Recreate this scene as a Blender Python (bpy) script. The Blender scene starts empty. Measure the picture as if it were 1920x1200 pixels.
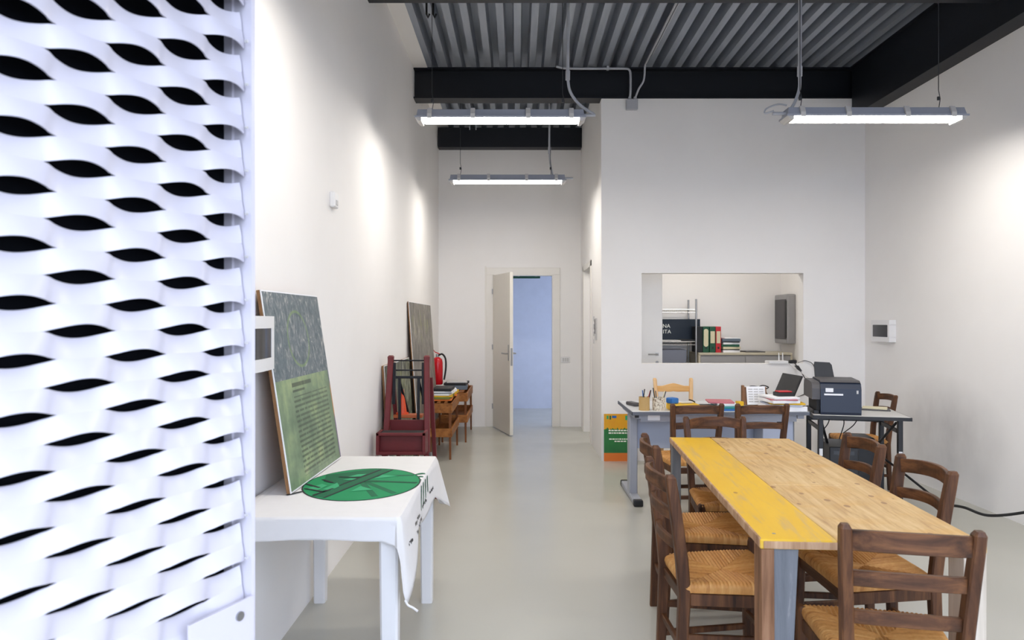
import bpy, bmesh, math, random
from mathutils import Vector, Matrix, Euler
R = math.radians
PI = math.pi
random.seed(7)
sc = bpy.context.scene
COL = sc.collection

# ------------------------------------------------------------------ camera, world, exposure
cam_d = bpy.data.cameras.new('camera')
cam = bpy.data.objects.new('camera', cam_d)
COL.objects.link(cam)
cam.location = (0, 0, 1.45)
cam.rotation_euler = (R(90), 0, 0)
cam_d.sensor_width = 36
cam_d.lens = 24
cam_d.shift_x = -10 / 1920
cam_d.clip_start = 0.02
cam_d.dof.use_dof = True
cam_d.dof.focus_distance = 4.6
cam_d.dof.aperture_fstop = 5.0
sc.camera = cam

world = bpy.data.worlds.new('world')
sc.world = world
world.use_nodes = True
wb = world.node_tree.nodes['Background']
wb.inputs[0].default_value = (0.69, 0.79, 1.0, 1)
wb.inputs[1].default_value = 4.9
LAMP = 45.0                     # radiance of the fluorescent diffusers
sc.view_settings.view_transform = 'Standard'
sc.view_settings.look = 'None'
sc.view_settings.exposure = 0.0
sc.view_settings.gamma = 1.0
sc.view_settings.use_curve_mapping = False
sc.cycles.use_denoising = True
sc.cycles.max_bounces = 10
sc.cycles.diffuse_bounces = 6
sc.cycles.sample_clamp_indirect = 8

# ------------------------------------------------------------------ materials
def srgb(c):
    if isinstance(c, str):
        c = tuple(int(c[i:i + 2], 16) for i in (0, 2, 4))
    f = lambda v: v / 12.92 if v <= 0.04045 else ((v + 0.055) / 1.055) ** 2.4
    return tuple(f(v / 255) for v in c) + (1,)

class NT:
    """small helper to write node trees"""
    def __init__(s, name, rough=0.5, metal=0.0, spec=0.5):
        s.m = bpy.data.materials.new(name)
        s.m.use_nodes = True
        s.t = s.m.node_tree
        s.b = s.t.nodes['Principled BSDF']
        s.b.inputs['Roughness'].default_value = rough
        s.b.inputs['Metallic'].default_value = metal
        s.b.inputs['Specular IOR Level'].default_value = spec
    def n(s, typ, **kw):
        nd = s.t.nodes.new(typ)
        for k, v in kw.items():
            setattr(nd, k, v)
        return nd
    def link(s, a, b):
        s.t.links.new(a, b)
    def put(s, sock, v):
        if isinstance(v, (int, float)):
            sock.default_value = v
        elif isinstance(v, tuple):
            sock.default_value = v
        else:
            s.link(v, sock)
    def math(s, op, a, b=0.0, c=None):
        nd = s.n('ShaderNodeMath', operation=op)
        s.put(nd.inputs[0], a); s.put(nd.inputs[1], b)
        if c is not None:
            s.put(nd.inputs[2], c)
        return nd.outputs[0]
    def mix(s, fac, a, b):
        nd = s.n('ShaderNodeMix', data_type='RGBA')
        s.put(nd.inputs[0], fac); s.put(nd.inputs[6], a); s.put(nd.inputs[7], b)
        return nd.outputs[2]
    def obj(s, scale=(1, 1, 1)):
        tc = s.n('ShaderNodeTexCoord'); mp = s.n('ShaderNodeMapping')
        mp.inputs['Scale'].default_value = scale
        s.link(tc.outputs['Object'], mp.inputs[0])
        return mp.outputs[0]
    def xyz(s, v):
        nd = s.n('ShaderNodeSeparateXYZ'); s.link(v, nd.inputs[0])
        return nd.outputs
    def vec(s, x, y, z):
        nd = s.n('ShaderNodeCombineXYZ')
        s.put(nd.inputs[0], x); s.put(nd.inputs[1], y); s.put(nd.inputs[2], z)
        return nd.outputs[0]
    def noise(s, v, scale, detail=4, rough=0.55, dist=0.0):
        nd = s.n('ShaderNodeTexNoise')
        s.link(v, nd.inputs['Vector'])
        nd.inputs['Scale'].default_value = scale
        nd.inputs['Detail'].default_value = detail
        nd.inputs['Roughness'].default_value = rough
        nd.inputs['Distortion'].default_value = dist
        return nd.outputs[0]
    def ramp(s, fac, stops):
        nd = s.n('ShaderNodeValToRGB')
        s.link(fac, nd.inputs[0])
        el = nd.color_ramp.elements
        while len(el) < len(stops):
            el.new(0.5)
        for e, (p, c) in zip(el, stops):
            e.position = p
            e.color = srgb(c) if not (isinstance(c, tuple) and len(c) == 4) else c
        return nd.outputs[0]
    def color(s, c):
        s.put(s.b.inputs['Base Color'], c); return s
    def bump(s, h, strength=0.3, dist=0.01):
        nd = s.n('ShaderNodeBump')
        nd.inputs['Strength'].default_value = strength
        nd.inputs['Distance'].default_value = dist
        s.link(h, nd.inputs['Height'])
        s.link(nd.outputs[0], s.b.inputs['Normal'])
        return s

MATS = {}
def plain(name, c, rough=0.5, metal=0.0, var=0.06, scale=8, spec=0.5):
    """procedural material: one colour with a faint mottling"""
    if name in MATS:
        return MATS[name]
    t = NT(name, rough, metal, spec)
    col = srgb(c)
    a = tuple(max(0, v * (1 - var)) for v in col[:3]) + (1,)
    b = tuple(min(1, v * (1 + var)) for v in col[:3]) + (1,)
    f = t.noise(t.obj(), scale, 3)
    t.color(t.mix(f, a, b))
    MATS[name] = t.m
    return t.m

def wood(name, c1, c2, c3, rough=0.5, axis='x', scale=1.0, bump=0.15):
    sc3 = {'x': (2, 22, 22), 'y': (22, 2, 22), 'z': (22, 22, 2)}[axis]
    t = NT(name, rough, spec=0.3)
    v = t.obj(tuple(k * scale for k in sc3))
    f = t.noise(v, 1.6, 6, 0.62, 0.4)
    t.color(t.ramp(f, [(0.28, c1), (0.5, c2), (0.74, c3)]))
    t.bump(f, bump, 0.003)
    MATS[name] = t.m
    return t.m

def build_mats():
    # painted plaster
    t = NT('white_plaster', 0.75, spec=0.25)
    v = t.obj()
    f = t.noise(v, 1.3, 5, 0.6)
    t.color(t.mix(f, srgb((233, 230, 227)), srgb((242, 240, 238))))
    t.bump(t.noise(v, 90, 3), 0.04, 0.002)
    MATS['plaster'] = t.m
    # plaster with a soft, uneven grey patch low on the right wall
    t = NT('patchy_plaster', 0.75, spec=0.25)
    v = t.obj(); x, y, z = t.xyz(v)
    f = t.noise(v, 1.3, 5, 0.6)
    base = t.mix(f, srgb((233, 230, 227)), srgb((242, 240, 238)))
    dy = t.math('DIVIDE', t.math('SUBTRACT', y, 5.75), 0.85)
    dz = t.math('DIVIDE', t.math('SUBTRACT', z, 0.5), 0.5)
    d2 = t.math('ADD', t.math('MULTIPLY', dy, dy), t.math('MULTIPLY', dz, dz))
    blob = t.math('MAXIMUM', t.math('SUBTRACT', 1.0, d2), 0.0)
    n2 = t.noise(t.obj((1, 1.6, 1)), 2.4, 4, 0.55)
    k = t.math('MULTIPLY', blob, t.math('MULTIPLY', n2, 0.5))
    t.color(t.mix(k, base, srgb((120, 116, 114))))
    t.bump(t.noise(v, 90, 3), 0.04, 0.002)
    MATS['plaster_patchy'] = t.m
    # resin floor
    t = NT('resin_floor', 0.22, spec=0.5)
    v = t.obj()
    f = t.noise(v, 0.7, 3, 0.5)
    g = t.noise(v, 3.1, 3, 0.5)
    t.color(t.mix(f, srgb((172, 171, 161)), srgb((190, 188, 179))))
    t.put(t.b.inputs['Roughness'], t.math('ADD', t.math('MULTIPLY', g, 0.12), 0.16))
    MATS['floor'] = t.m
    plain('pavement', (104, 102, 100), 0.9, scale=3, var=0.12)
    # galvanised corrugated deck
    t = NT('galvanised_deck', 0.45, 0.55)
    f = t.noise(t.obj((3, 0.4, 3)), 4, 5)
    t.color(t.mix(f, srgb((140, 148, 160)), srgb((182, 188, 198))))
    MATS['deck'] = t.m
    plain('black_steel', (16, 19, 26), 0.45, 0.0, 0.2, 3, 0.4)
    plain('conduit_grey', (172, 174, 180), 0.45)
    plain('lamp_grey', (150, 154, 166), 0.45)
    plain('steel', (165, 165, 165), 0.3, 0.9)
    plain('dark_wire', (50, 52, 56), 0.5)
    plain('white_lacquer', (232, 231, 229), 0.35, var=0.02)
    plain('door_white', (221, 216, 206), 0.45, var=0.02)
    plain('frame_white', (228, 224, 217), 0.45, var=0.02)
    plain('white_plastic', (226, 225, 225), 0.4, var=0.02)
    plain('white_cloth', (226, 224, 223), 0.85, var=0.03, scale=20, spec=0.2)
    plain('screen_white', (210, 206, 214), 0.3, var=0.02)
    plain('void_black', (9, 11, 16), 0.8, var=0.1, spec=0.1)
    plain('black_plastic', (22, 22, 24), 0.45)
    plain('black_rubber', (20, 20, 22), 0.7)
    plain('smoked_window', (34, 35, 39), 0.12)
    plain('navy_plastic', (25, 36, 56), 0.4)
    plain('grey_plastic', (78, 76, 78), 0.5)
    plain('desk_grey', (158, 161, 170), 0.4)
    plain('desk_top', (206, 207, 208), 0.35)
    plain('desk_edge', (98, 102, 112), 0.5)
    plain('desk_panel', (176, 184, 202), 0.45)
    plain('paper', (236, 236, 238), 0.8, var=0.02)
    plain('ink', (30, 32, 36), 0.8)
    plain('print_white', (238, 240, 232), 0.7, var=0.02)
    plain('cream', (214, 205, 172), 0.7)
    plain('yellow_card', (226, 180, 30), 0.6)
    plain('orange_card', (226, 122, 40), 0.6)
    plain('teal_card', (38, 130, 132), 0.6)
    plain('blue_card', (36, 104, 176), 0.5)
    plain('pink_card', (190, 110, 118), 0.6)
    plain('green_card', (14, 78, 52), 0.5)
    plain('olive_card', (120, 126, 50), 0.6)
    plain('red_card', (188, 34, 42), 0.45)
    plain('black_card', (17, 19, 22), 0.55)
    plain('slate_card', (96, 108, 120), 0.6)
    plain('navy_board', (14, 30, 46), 0.5)
    plain('red_paint', (100, 26, 30), 0.5, var=0.22, scale=14)
    plain('extinguisher_red', (196, 22, 34), 0.25)
    plain('worn_orange', (178, 92, 48), 0.6, var=0.2, scale=20)
    plain('cone_orange', (226, 84, 40), 0.5)
    plain('green_beam', (8, 74, 52), 0.5)
    plain('print_green', (0, 136, 82), 0.8, var=0.08, scale=14)
    plain('print_dark_green', (0, 98, 62), 0.8, var=0.06)
    plain('print_light_green', (52, 164, 112), 0.8, var=0.06)
    plain('beige_metal', (188, 180, 160), 0.5)
    plain('grey_metal', (150, 149, 150), 0.5)
    plain('grey_panel', (112, 116, 130), 0.5)
    plain('light_grey', (196, 194, 192), 0.5)
    wood('chair_wood', (42, 25, 14), (79, 49, 29), (120, 79, 47), 0.5, 'z', 0.8)
    wood('chair_wood_x', (44, 27, 15), (83, 52, 31), (125, 83, 50), 0.5, 'x', 0.8)
    wood('warm_chair_wood', (88, 52, 28), (126, 80, 44), (160, 108, 64), 0.4, 'z', 0.8)
    wood('blond_wood', (206, 150, 84), (224, 172, 104), (236, 192, 130), 0.3, 'x', 0.8, 0.05)
    wood('blond_post', (214, 168, 112), (226, 184, 130), (238, 204, 156), 0.2, 'z', 0.8, 0.05)
    wood('stand_wood', (112, 66, 28), (150, 94, 44), (178, 118, 60), 0.5, 'y', 0.6)
    wood('stand_leg', (84, 46, 22), (122, 72, 36), (146, 92, 48), 0.5, 'z', 0.6)
    wood('raw_edge', (134, 100, 74), (168, 132, 100), (196, 164, 132), 0.7, 'z', 0.7)
    wood('pale_plank', (176, 162, 144), (200, 188, 170), (214, 204, 190), 0.7, 'z', 0.6)
    wood('brown_plank', (92, 62, 40), (132, 94, 66), (160, 122, 92), 0.6, 'z', 0.7)
    wood('board_edge', (112, 80, 52), (146, 108, 72), (170, 134, 96), 0.7, 'z', 1.0)
    # grey painted plank
    t = NT('grey_painted_plank', 0.55)
    f = t.noise(t.obj((14, 14, 1.2)), 2, 6, 0.7, 0.3)
    t.color(t.ramp(f, [(0.3, (92, 95, 99)), (0.62, (114, 117, 121)), (0.76, (180, 176, 170))]))
    MATS['grey_plank'] = t.m
    # yellow painted plank with worn wood
    t = NT('yellow_painted_plank', 0.5)
    f = t.noise(t.obj((16, 1.6, 10)), 2.2, 7, 0.68, 0.6)
    g = t.noise(t.obj((4, 1.5, 4)), 2.0, 4)
    pc = t.mix(g, srgb((206, 160, 4)), srgb((222, 178, 20)))
    k = t.ramp(f, [(0.50, (0, 0, 0, 1)), (0.66, (0.8, 0.8, 0.8, 1))])
    c = t.mix(k, pc, srgb((192, 158, 92)))
    vo = t.n('ShaderNodeTexVoronoi'); vo.inputs['Scale'].default_value = 2.6
    t.link(t.obj((1.3, 0.8, 0.2)), vo.inputs['Vector'])
    kn = t.math('LESS_THAN', vo.outputs['Distance'], 0.035)
    c = t.mix(t.math('MULTIPLY', kn, 0.8), c, srgb((150, 104, 40)))
    t.color(c); t.bump(f, 0.12, 0.002)
    MATS['yellow_plank'] = t.m
    # bare pine with yellowish traces
    t = NT('bare_pine_plank', 0.5)
    v = t.obj((14, 1.4, 10))
    f = t.noise(v, 2.4, 7, 0.66, 0.8)
    g = t.noise(t.obj((1.5, 3.0, 1)), 2.2, 5, 0.6)
    c = t.ramp(f, [(0.26, (158, 118, 68)), (0.5, (196, 162, 108)), (0.72, (212, 184, 136))])
    k = t.ramp(g, [(0.5, (0, 0, 0, 1)), (0.72, (0.5, 0.5, 0.5, 1))])
    c = t.mix(k, c, srgb((196, 144, 56)))
    vo = t.n('ShaderNodeTexVoronoi'); vo.inputs['Scale'].default_value = 11
    t.link(t.obj((1.0, 0.7, 0.2)), vo.inputs['Vector'])
    kn = t.math('LESS_THAN', vo.outputs['Distance'], 0.13)
    c = t.mix(t.math('MULTIPLY', kn, 0.75), c, srgb((128, 88, 50)))
    t.color(c); t.bump(f, 0.12, 0.002)
    MATS['pine_plank'] = t.m
    # rush
    t = NT('rush', 0.65)
    v = t.obj(); x, y, z = t.xyz(v)
    u_ = t.math('DIVIDE', t.math('ABSOLUTE', x), 0.19); v_ = t.math('DIVIDE', t.math('ABSOLUTE', y), 0.195)
    sel = t.math('GREATER_THAN', u_, v_)
    co = t.math('ADD', t.math('MULTIPLY', sel, y), t.math('MULTIPLY', t.math('SUBTRACT', 1.0, sel), x))
    cord = t.math('FLOOR', t.math('ADD', t.math('DIVIDE', co, 0.014), 0.25))
    f = t.noise(t.vec(t.math('MULTIPLY', cord, 7.31), sel, 0.0), 1.0, 2)
    g = t.noise(t.obj((40, 40, 10)), 1.5, 4, 0.6)
    c = t.ramp(t.math('ADD', t.math('MULTIPLY', f, 0.7), t.math('MULTIPLY', g, 0.3)), [(0.3, (146, 92, 42)), (0.48, (186, 130, 66)), (0.68, (214, 166, 100))])
    t.color(c)
    MATS['rush'] = t.m
    # woven pen pot / floral pen pot
    t = NT('woven_straw', 0.7)
    w = t.n('ShaderNodeTexWave', wave_type='BANDS', bands_direction='Z')
    t.link(t.obj((60, 60, 60)), w.inputs['Vector']); w.inputs['Scale'].default_value = 1.4
    t.color(t.mix(w.outputs[1], srgb((168, 132, 78)), srgb((206, 174, 116))))
    MATS['woven'] = t.m
    t = NT('floral_print', 0.6)
    f = t.noise(t.obj((1, 1, 1)), 55, 4, 0.6, 1.2)
    t.color(t.ramp(f, [(0.38, (118, 96, 74)), (0.48, (214, 204, 184)), (0.6, (226, 218, 202)), (0.68, (170, 130, 90))]))
    MATS['floral'] = t.m
    # streaked grey-green forest print
    for nm, cs in (('forest_print', [(74, 88, 94), (104, 116, 118), (160, 160, 156)]),
                   ('brown_forest_print', [(86, 82, 76), (122, 116, 108), (172, 166, 152)]),
                   ('dark_forest_print', [(30, 34, 26), (82, 86, 64), (176, 178, 158)])):
        t = NT(nm, 0.45)
        f = t.noise(t.obj((13, 1, 3.2)), 1.3, 8, 0.72, 1.0)
        g = t.noise(t.obj((6, 1, 3)), 1.3, 4)
        c = t.ramp(f, [(0.40, cs[0]), (0.52, cs[1]), (0.64, cs[2])])
        kg = t.math('MULTIPLY', t.math('GREATER_THAN', g, 0.6), 0.4)
        t.color(t.mix(kg, c, srgb((136, 144, 66))))
        MATS[nm] = t.m
    # the large information board: picture above, text panel below (local x = width .73, z = height .85)
    t = NT('information_print', 0.4)
    v = t.obj(); x, y, z = t.xyz(v)
    f = t.noise(t.obj((22, 1, 11)), 1.4, 8, 0.75, 1.2)
    top = t.ramp(f, [(0.36, (62, 78, 86)), (0.5, (96, 108, 114)), (0.58, (126, 130, 132)), (0.66, (206, 204, 198))])
    ex = t.math('DIVIDE', t.math('SUBTRACT', x, 0.36), 0.135)
    ez = t.math('DIVIDE', t.math('SUBTRACT', z, 0.625), 0.125)
    er = t.math('SQRT', t.math('ADD', t.math('MULTIPLY', ex, ex), t.math('MULTIPLY', ez, ez)))
    ring = t.math('LESS_THAN', t.math('ABSOLUTE', t.math('SUBTRACT', er, 1.0)), 0.05)
    top = t.mix(t.math('MULTIPLY', ring, t.math('MULTIPLY', f, 0.8)), top, srgb((132, 164, 70)))
    g = t.noise(t.obj((5, 1, 4)), 1.5, 4, 0.6)
    low = t.ramp(g, [(0.3, (92, 112, 88)), (0.5, (118, 138, 108)), (0.66, (150, 166, 122)), (0.8, (186, 182, 146))])
    N = 46.0
    zn = t.math('MULTIPLY', z, N)
    line = t.math('LESS_THAN', t.math('FRACT', zn), 0.46)
    wn = t.noise(t.vec(t.math('MULTIPLY', x, 45), t.math('FLOOR', zn), 0.0), 1.0, 2)
    word = t.math('GREATER_THAN', wn, 0.4)
    inx = t.math('MULTIPLY', t.math('GREATER_THAN', x, 0.185), t.math('LESS_THAN', x, 0.66))
    inz = t.math('MULTIPLY', t.math('GREATER_THAN', z, 0.03), t.math('LESS_THAN', z, 0.375))
    txt = t.math('MULTIPLY', t.math('MULTIPLY', line, word), t.math('MULTIPLY', inx, inz))
    # heading: a bold line and a thinner one
    h1 = t.math('MULTIPLY', t.math('LESS_THAN', t.math('ABSOLUTE', t.math('SUBTRACT', z, 0.425)), 0.009),
                t.math('MULTIPLY', t.math('GREATER_THAN', x, 0.185), t.math('LESS_THAN', x, 0.44)))
    h2 = t.math('MULTIPLY', t.math('LESS_THAN', t.math('ABSOLUTE', t.math('SUBTRACT', z, 0.398)), 0.005),
                t.math('MULTIPLY', t.math('GREATER_THAN', x, 0.185), t.math('LESS_THAN', x, 0.34)))
    wn2 = t.noise(t.vec(t.math('MULTIPLY', x, 70), 3.0, 0.0), 1.0, 2)
    hh = t.math('MULTIPLY', t.math('ADD', h1, h2), t.math('GREATER_THAN', wn2, 0.36))
    txt = t.math('MAXIMUM', t.math('MULTIPLY', txt, 0.62), t.math('MULTIPLY', hh, 0.75))
    low = t.mix(txt, low, srgb((44, 54, 44)))
    c = t.mix(t.math('GREATER_THAN', z, 0.455), low, top)
    strip = t.math('GREATER_THAN', x, 0.715)
    stripc = t.ramp(z, [(0.0, (110, 84, 128)), (0.2, (110, 84, 128)), (0.24, (196, 132, 52)), (0.36, (176, 120, 60)), (0.4, (84, 92, 110)), (1.0, (84, 92, 110))])
    c = t.mix(t.math('MULTIPLY', strip, t.math('LESS_THAN', z, 0.455)), c, stripc)
    t.color(c)
    MATS['information_print'] = t.m
    # green-orange notice (local x .34, z .49)
    t = NT('notice_print', 0.35)
    v = t.obj(); x, y, z = t.xyz(v)
    g = t.noise(t.obj((1, 1, 1)), 14, 4)
    up = t.mix(g, srgb((222, 178, 30)), srgb((226, 146, 36)))
    gr = t.mix(g, srgb((20, 98, 54)), srgb((46, 128, 56)))
    e = t.math('ADD', 0.335, t.math('MULTIPLY', t.math('SUBTRACT', t.noise(t.vec(t.math('MULTIPLY', x, 40), 0.0, 0.0), 1.0, 4), 0.5), 0.11))
    c = t.mix(t.math('LESS_THAN', z, e), up, gr)
    c = t.mix(t.math('LESS_THAN', z, 0.088), c, srgb((220, 118, 38)))
    t.color(c)
    MATS['notice_print'] = t.m
    # lit diffuser
    t = NT('lit_diffuser', 0.4)
    t.color((0.9, 0.9, 0.9, 1))
    t.b.inputs['Emission Color'].default_value = (1.0, 0.955, 0.895, 1)
    t.b.inputs['Emission Strength'].default_value = LAMP
    MATS['diffuser'] = t.m
build_mats()
M = MATS

# ------------------------------------------------------------------ geometry helpers
class MB:
    def __init__(s):
        s.bm = bmesh.new()
    def box(s, lo, hi, bev=0.0, rot=None, seg=1):
        c = [(a + b) / 2 for a, b in zip(lo, hi)]
        d = [abs(b - a) for a, b in zip(lo, hi)]
        m = Matrix.Translation(c)
        if rot is not None:
            m = m @ Euler(rot).to_matrix().to_4x4()
        m = m @ Matrix.Diagonal((d[0], d[1], d[2], 1))
        r = bmesh.ops.create_cube(s.bm, size=1.0, matrix=m)
        if bev > 0:
            bev = min(bev, min(d) * 0.45)
            es = list({e for v in r['verts'] for e in v.link_edges})
            bmesh.ops.bevel(s.bm, geom=es, offset=bev, segments=seg, affect='EDGES', profile=0.6)
        return s
    def rings(s, rings, cap=True, closed=True):
        vs = [[s.bm.verts.new(p) for p in r] for r in rings]
        n = len(rings[0])
        for a, b in zip(vs, vs[1:]):
            for i in range(n if closed else n - 1):
                j = (i + 1) % n
                try:
                    s.bm.faces.new((a[i], a[j], b[j], b[i]))
                except ValueError:
                    pass
        if cap and closed:
            s.bm.faces.new(vs[0][::-1]); s.bm.faces.new(vs[-1])
        return s
    def sweep(s, pts, A, B, wa, wb, ch=0.2):
        """rectangular chamfered section in the plane (A,B) carried along pts; wa/wb numbers or lists"""
        A, B = Vector(A), Vector(B)
        out = []
        for i, p in enumerate(pts):
            a = (wa[i] if isinstance(wa, (list, tuple)) else wa) / 2
            b = (wb[i] if isinstance(wb, (list, tuple)) else wb) / 2
            c = min(a, b) * ch
            sec = [(a, b - c), (a - c, b), (-a + c, b), (-a, b - c), (-a, -b + c), (-a + c, -b), (a - c, -b), (a, -b + c)]
            out.append([Vector(p) + A * u + B * v for u, v in sec])
        return s.rings(out)
    def tube(s, pts, r, n=8):
        pts = [Vector(p) for p in pts]
        out = []
        up = None
        for i, p in enumerate(pts):
            d = (pts[min(i + 1, len(pts) - 1)] - pts[max(i - 1, 0)])
            d.normalize()
            if up is None:
                up = Vector((0, 0, 1)) if abs(d.z) < 0.9 else Vector((1, 0, 0))
            a = d.cross(up)
            if a.length < 1e-4:
                up = Vector((1, 0, 0)); a = d.cross(up)
            a.normalize(); b = a.cross(d).normalized(); up = b
            rr = r[i] if isinstance(r, (list, tuple)) else r
            out.append([p + (a * math.cos(2 * PI * k / n) + b * math.sin(2 * PI * k / n)) * rr for k in range(n)])
        return s.rings(out)
    def lathe(s, prof, c=(0, 0, 0), n=24):
        c = Vector(c)
        return s.rings([[c + Vector((max(r, 1e-4) * math.cos(2 * PI * k / n), max(r, 1e-4) * math.sin(2 * PI * k / n), z)) for k in range(n)] for r, z in prof])
    def prism(s, poly, vec):
        vec = Vector(vec)
        poly = [Vector(p) for p in poly]
        a = [s.bm.verts.new(p) for p in poly]; b = [s.bm.verts.new(p + vec) for p in poly]
        n = len(poly)
        s.bm.faces.new(a[::-1]); s.bm.faces.new(b)
        for i in range(n):
            j = (i + 1) % n
            s.bm.faces.new((a[i], a[j], b[j], b[i]))
        return s
    def build(s, name, mat, parent=None, smooth=False, loc=None, rz=0.0, kind=None, label=None):
        bmesh.ops.recalc_face_normals(s.bm, faces=s.bm.faces)
        me = bpy.data.meshes.new(name)
        s.bm.to_mesh(me); s.bm.free()
        if isinstance(mat, str):
            mat = M[mat]
        me.materials.append(mat)
        if smooth:
            for p in me.polygons:
                p.use_smooth = True
            me.set_sharp_from_angle(angle=R(38))
        o = bpy.data.objects.new(name, me)
        COL.objects.link(o)
        if parent is not None:
            o.parent = parent
        if loc is not None:
            o.location = loc
        o.rotation_euler[2] = rz
        if kind:
            o['kind'] = kind
        if label:
            o['label'] = label
        return o

def box(lo, hi, bev=0.0, rot=None, seg=1):
    return MB().box(lo, hi, bev, rot, seg)
def tag(o, label, cat, group=None, kind=None):
    o['label'] = label; o['category'] = cat
    if group:
        o['group'] = group
    if kind:
        o['kind'] = kind
    return o
def thing(name, label, cat, loc=(0, 0, 0), rz=0.0, group=None):
    o = bpy.data.objects.new(name, None)
    o.empty_display_size = 0.1
    COL.objects.link(o)
    o.location = loc; o.rotation_euler[2] = rz
    return tag(o, label, cat, group)
def struct(o):
    o['kind'] = 'structure'; return o
def copy_tree(o, parent=None):
    c = o.copy(); COL.objects.link(c)
    if parent is not None:
        c.parent = parent
    for ch in list(o.children):
        copy_tree(ch, c)
    return c
def smooth_path(pts, n=8):
    pts = [Vector(p) for p in pts]
    P = [pts[0] * 2 - pts[1]] + pts + [pts[-1] * 2 - pts[-2]]
    out = []
    for i in range(1, len(P) - 2):
        for k in range(n):
            t = k / n
            p0, p1, p2, p3 = P[i - 1:i + 3]
            out.append(0.5 * ((2 * p1) + (p2 - p0) * t + (2 * p0 - 5 * p1 + 4 * p2 - p3) * t * t + (3 * p1 - p0 - 3 * p2 + p3) * t ** 3))
    out.append(pts[-1])
    return out
def text_mesh(txt, size, name, mat, parent, loc, rot, depth=0.001):
    cu = bpy.data.curves.new(name, 'FONT')
    cu.body = txt; cu.align_x = 'RIGHT'; cu.size = size; cu.extrude = depth
    tmp = bpy.data.objects.new(name, cu)
    COL.objects.link(tmp)
    dg = bpy.context.evaluated_depsgraph_get()
    me = bpy.data.meshes.new_from_object(tmp.evaluated_get(dg))
    bpy.data.objects.remove(tmp)
    me.materials.clear(); me.materials.append(M[mat])
    o = bpy.data.objects.new(name, me); COL.objects.link(o)
    if parent is not None:
        o.parent = parent
    o.location = loc; o.rotation_euler = rot
    return o

# room dimensions
XL, XR = -1.07, 3.58
YB, YP = 9.28, 7.03
XC = 0.865
ZD = 4.05

# ------------------------------------------------------------------ the setting
struct(box((-1.3, 0.0, -0.1), (3.8, 11.4, 0.0)).build('floor', 'floor'))
struct(box((-8, -9, -0.14), (10, 0.0, -0.02)).build('floor_outside', 'pavement'))
struct(box((-1.27, 0.05, 0), (XL, 11.4, 4.3)).build('wall_left', 'plaster'))
struct(box((XR, 0.05, 0), (3.75, YB + 0.12, 4.3)).build('wall_right', 'plaster_patchy'))
# far wall of the corridor with the door opening
DX0, DX1, DZ = -0.326, 0.486, 2.066
m = MB()
m.box((XL, YB, 0), (DX0, YB + 0.12, 4.3)).box((DX1, YB, 0), (XR, YB + 0.12, 4.3)).box((DX0, YB, DZ), (DX1, YB + 0.12, 4.3))
struct(m.build('wall_back', 'plaster'))
# partition with the hatch
HX0, HX1, HZ0, HZ1 = 1.28, 2.945, 1.0, 1.933
m = MB()
m.box((XC, YP, 0), (HX0, YP + 0.12, 3.73)).box((HX1, YP, 0), (XR, YP + 0.12, 3.73))
m.box((HX0, YP, 0), (HX1, YP + 0.12, HZ0)).box((HX0, YP, HZ1), (HX1, YP + 0.12, 3.73))
struct(m.build('wall_partition', 'plaster'))
# side wall of the corridor with a doorway into the store room
m = MB()
m.box((XC, YP + 0.12, 0), (XC + 0.1, 8.02, 4.04)).box((XC, 8.86, 0), (XC + 0.1, YB, 4.04)).box((XC, 8.02, 2.08), (XC + 0.1, 8.86, 4.04))
struct(m.build('wall_corridor', 'plaster'))
# street front: wide opening the daylight comes through
m = MB()
m.box((XL, 0.05, 2.75), (XR, 0.25, 4.3)).box((3.3, 0.05, 0), (XR, 0.25, 2.75))
struct(m.build('wall_front', 'plaster'))
# room beyond the far door, daylit from a side window
m = MB()
m.box((XL, 11.2, 0), (2.2, 11.35, 2.9))
m.box((2.1, YB + 0.12, 0), (2.2, 11.2, 0.35)).box((2.1, YB + 0.12, 2.3), (2.2, 11.2, 2.9)).box((2.1, YB + 0.12, 0.35), (2.2, 9.55, 2.3)).box((2.1, 11.05, 0.35), (2.2, 11.2, 2.3))
plain('pale_blue_plaster', (206, 214, 234), 0.75, spec=0.2)
struct(m.build('wall_beyond', 'pale_blue_plaster'))
struct(box((XL, YB + 0.12, 2.7), (2.2, 11.35, 2.9)).build('ceiling_beyond', 'plaster'))
m = MB()
for a, b in (((9.55, 0.35), (9.61, 2.3)), ((10.99, 0.35), (11.05, 2.3)), ((9.55, 2.24), (11.05, 2.3)), ((9.55, 0.35), (11.05, 0.41)), ((10.27, 0.35), (10.33, 2.3))):
    m.box((2.12, a[0], a[1]), (2.18, b[0], b[1]))
struct(m.build('window_1', 'frame_white'))

# corrugated deck
m = MB()
prof = []
x = -0.93
PW, DP = 0.15, 0.14
while x < XR + 0.1:
    prof += [(x, ZD), (x + 0.062, ZD), (x + 0.074, ZD + DP), (x + 0.138, ZD + DP)]
    x += PW
prof.append((x, ZD))
th = 0.004
for (x0, z0), (x1, z1) in zip(prof, prof[1:]):
    m.prism([(x0, 0.05, z0), (x1, 0.05, z1), (x1, 0.05, z1 + th), (x0, 0.05, z0 + th)], (0, YB - 0.05, 0))
struct(m.build('ceiling', 'deck'))
struct(box((XL - 0.1, 0.05, 4.3), (3.8, YB + 0.2, 4.36)).build('roof', 'black_steel'))
struct(box((XL, 0.25, ZD - 0.004), (-0.925, YB, ZD + 0.09)).build('trim_1', 'plaster'))

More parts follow.
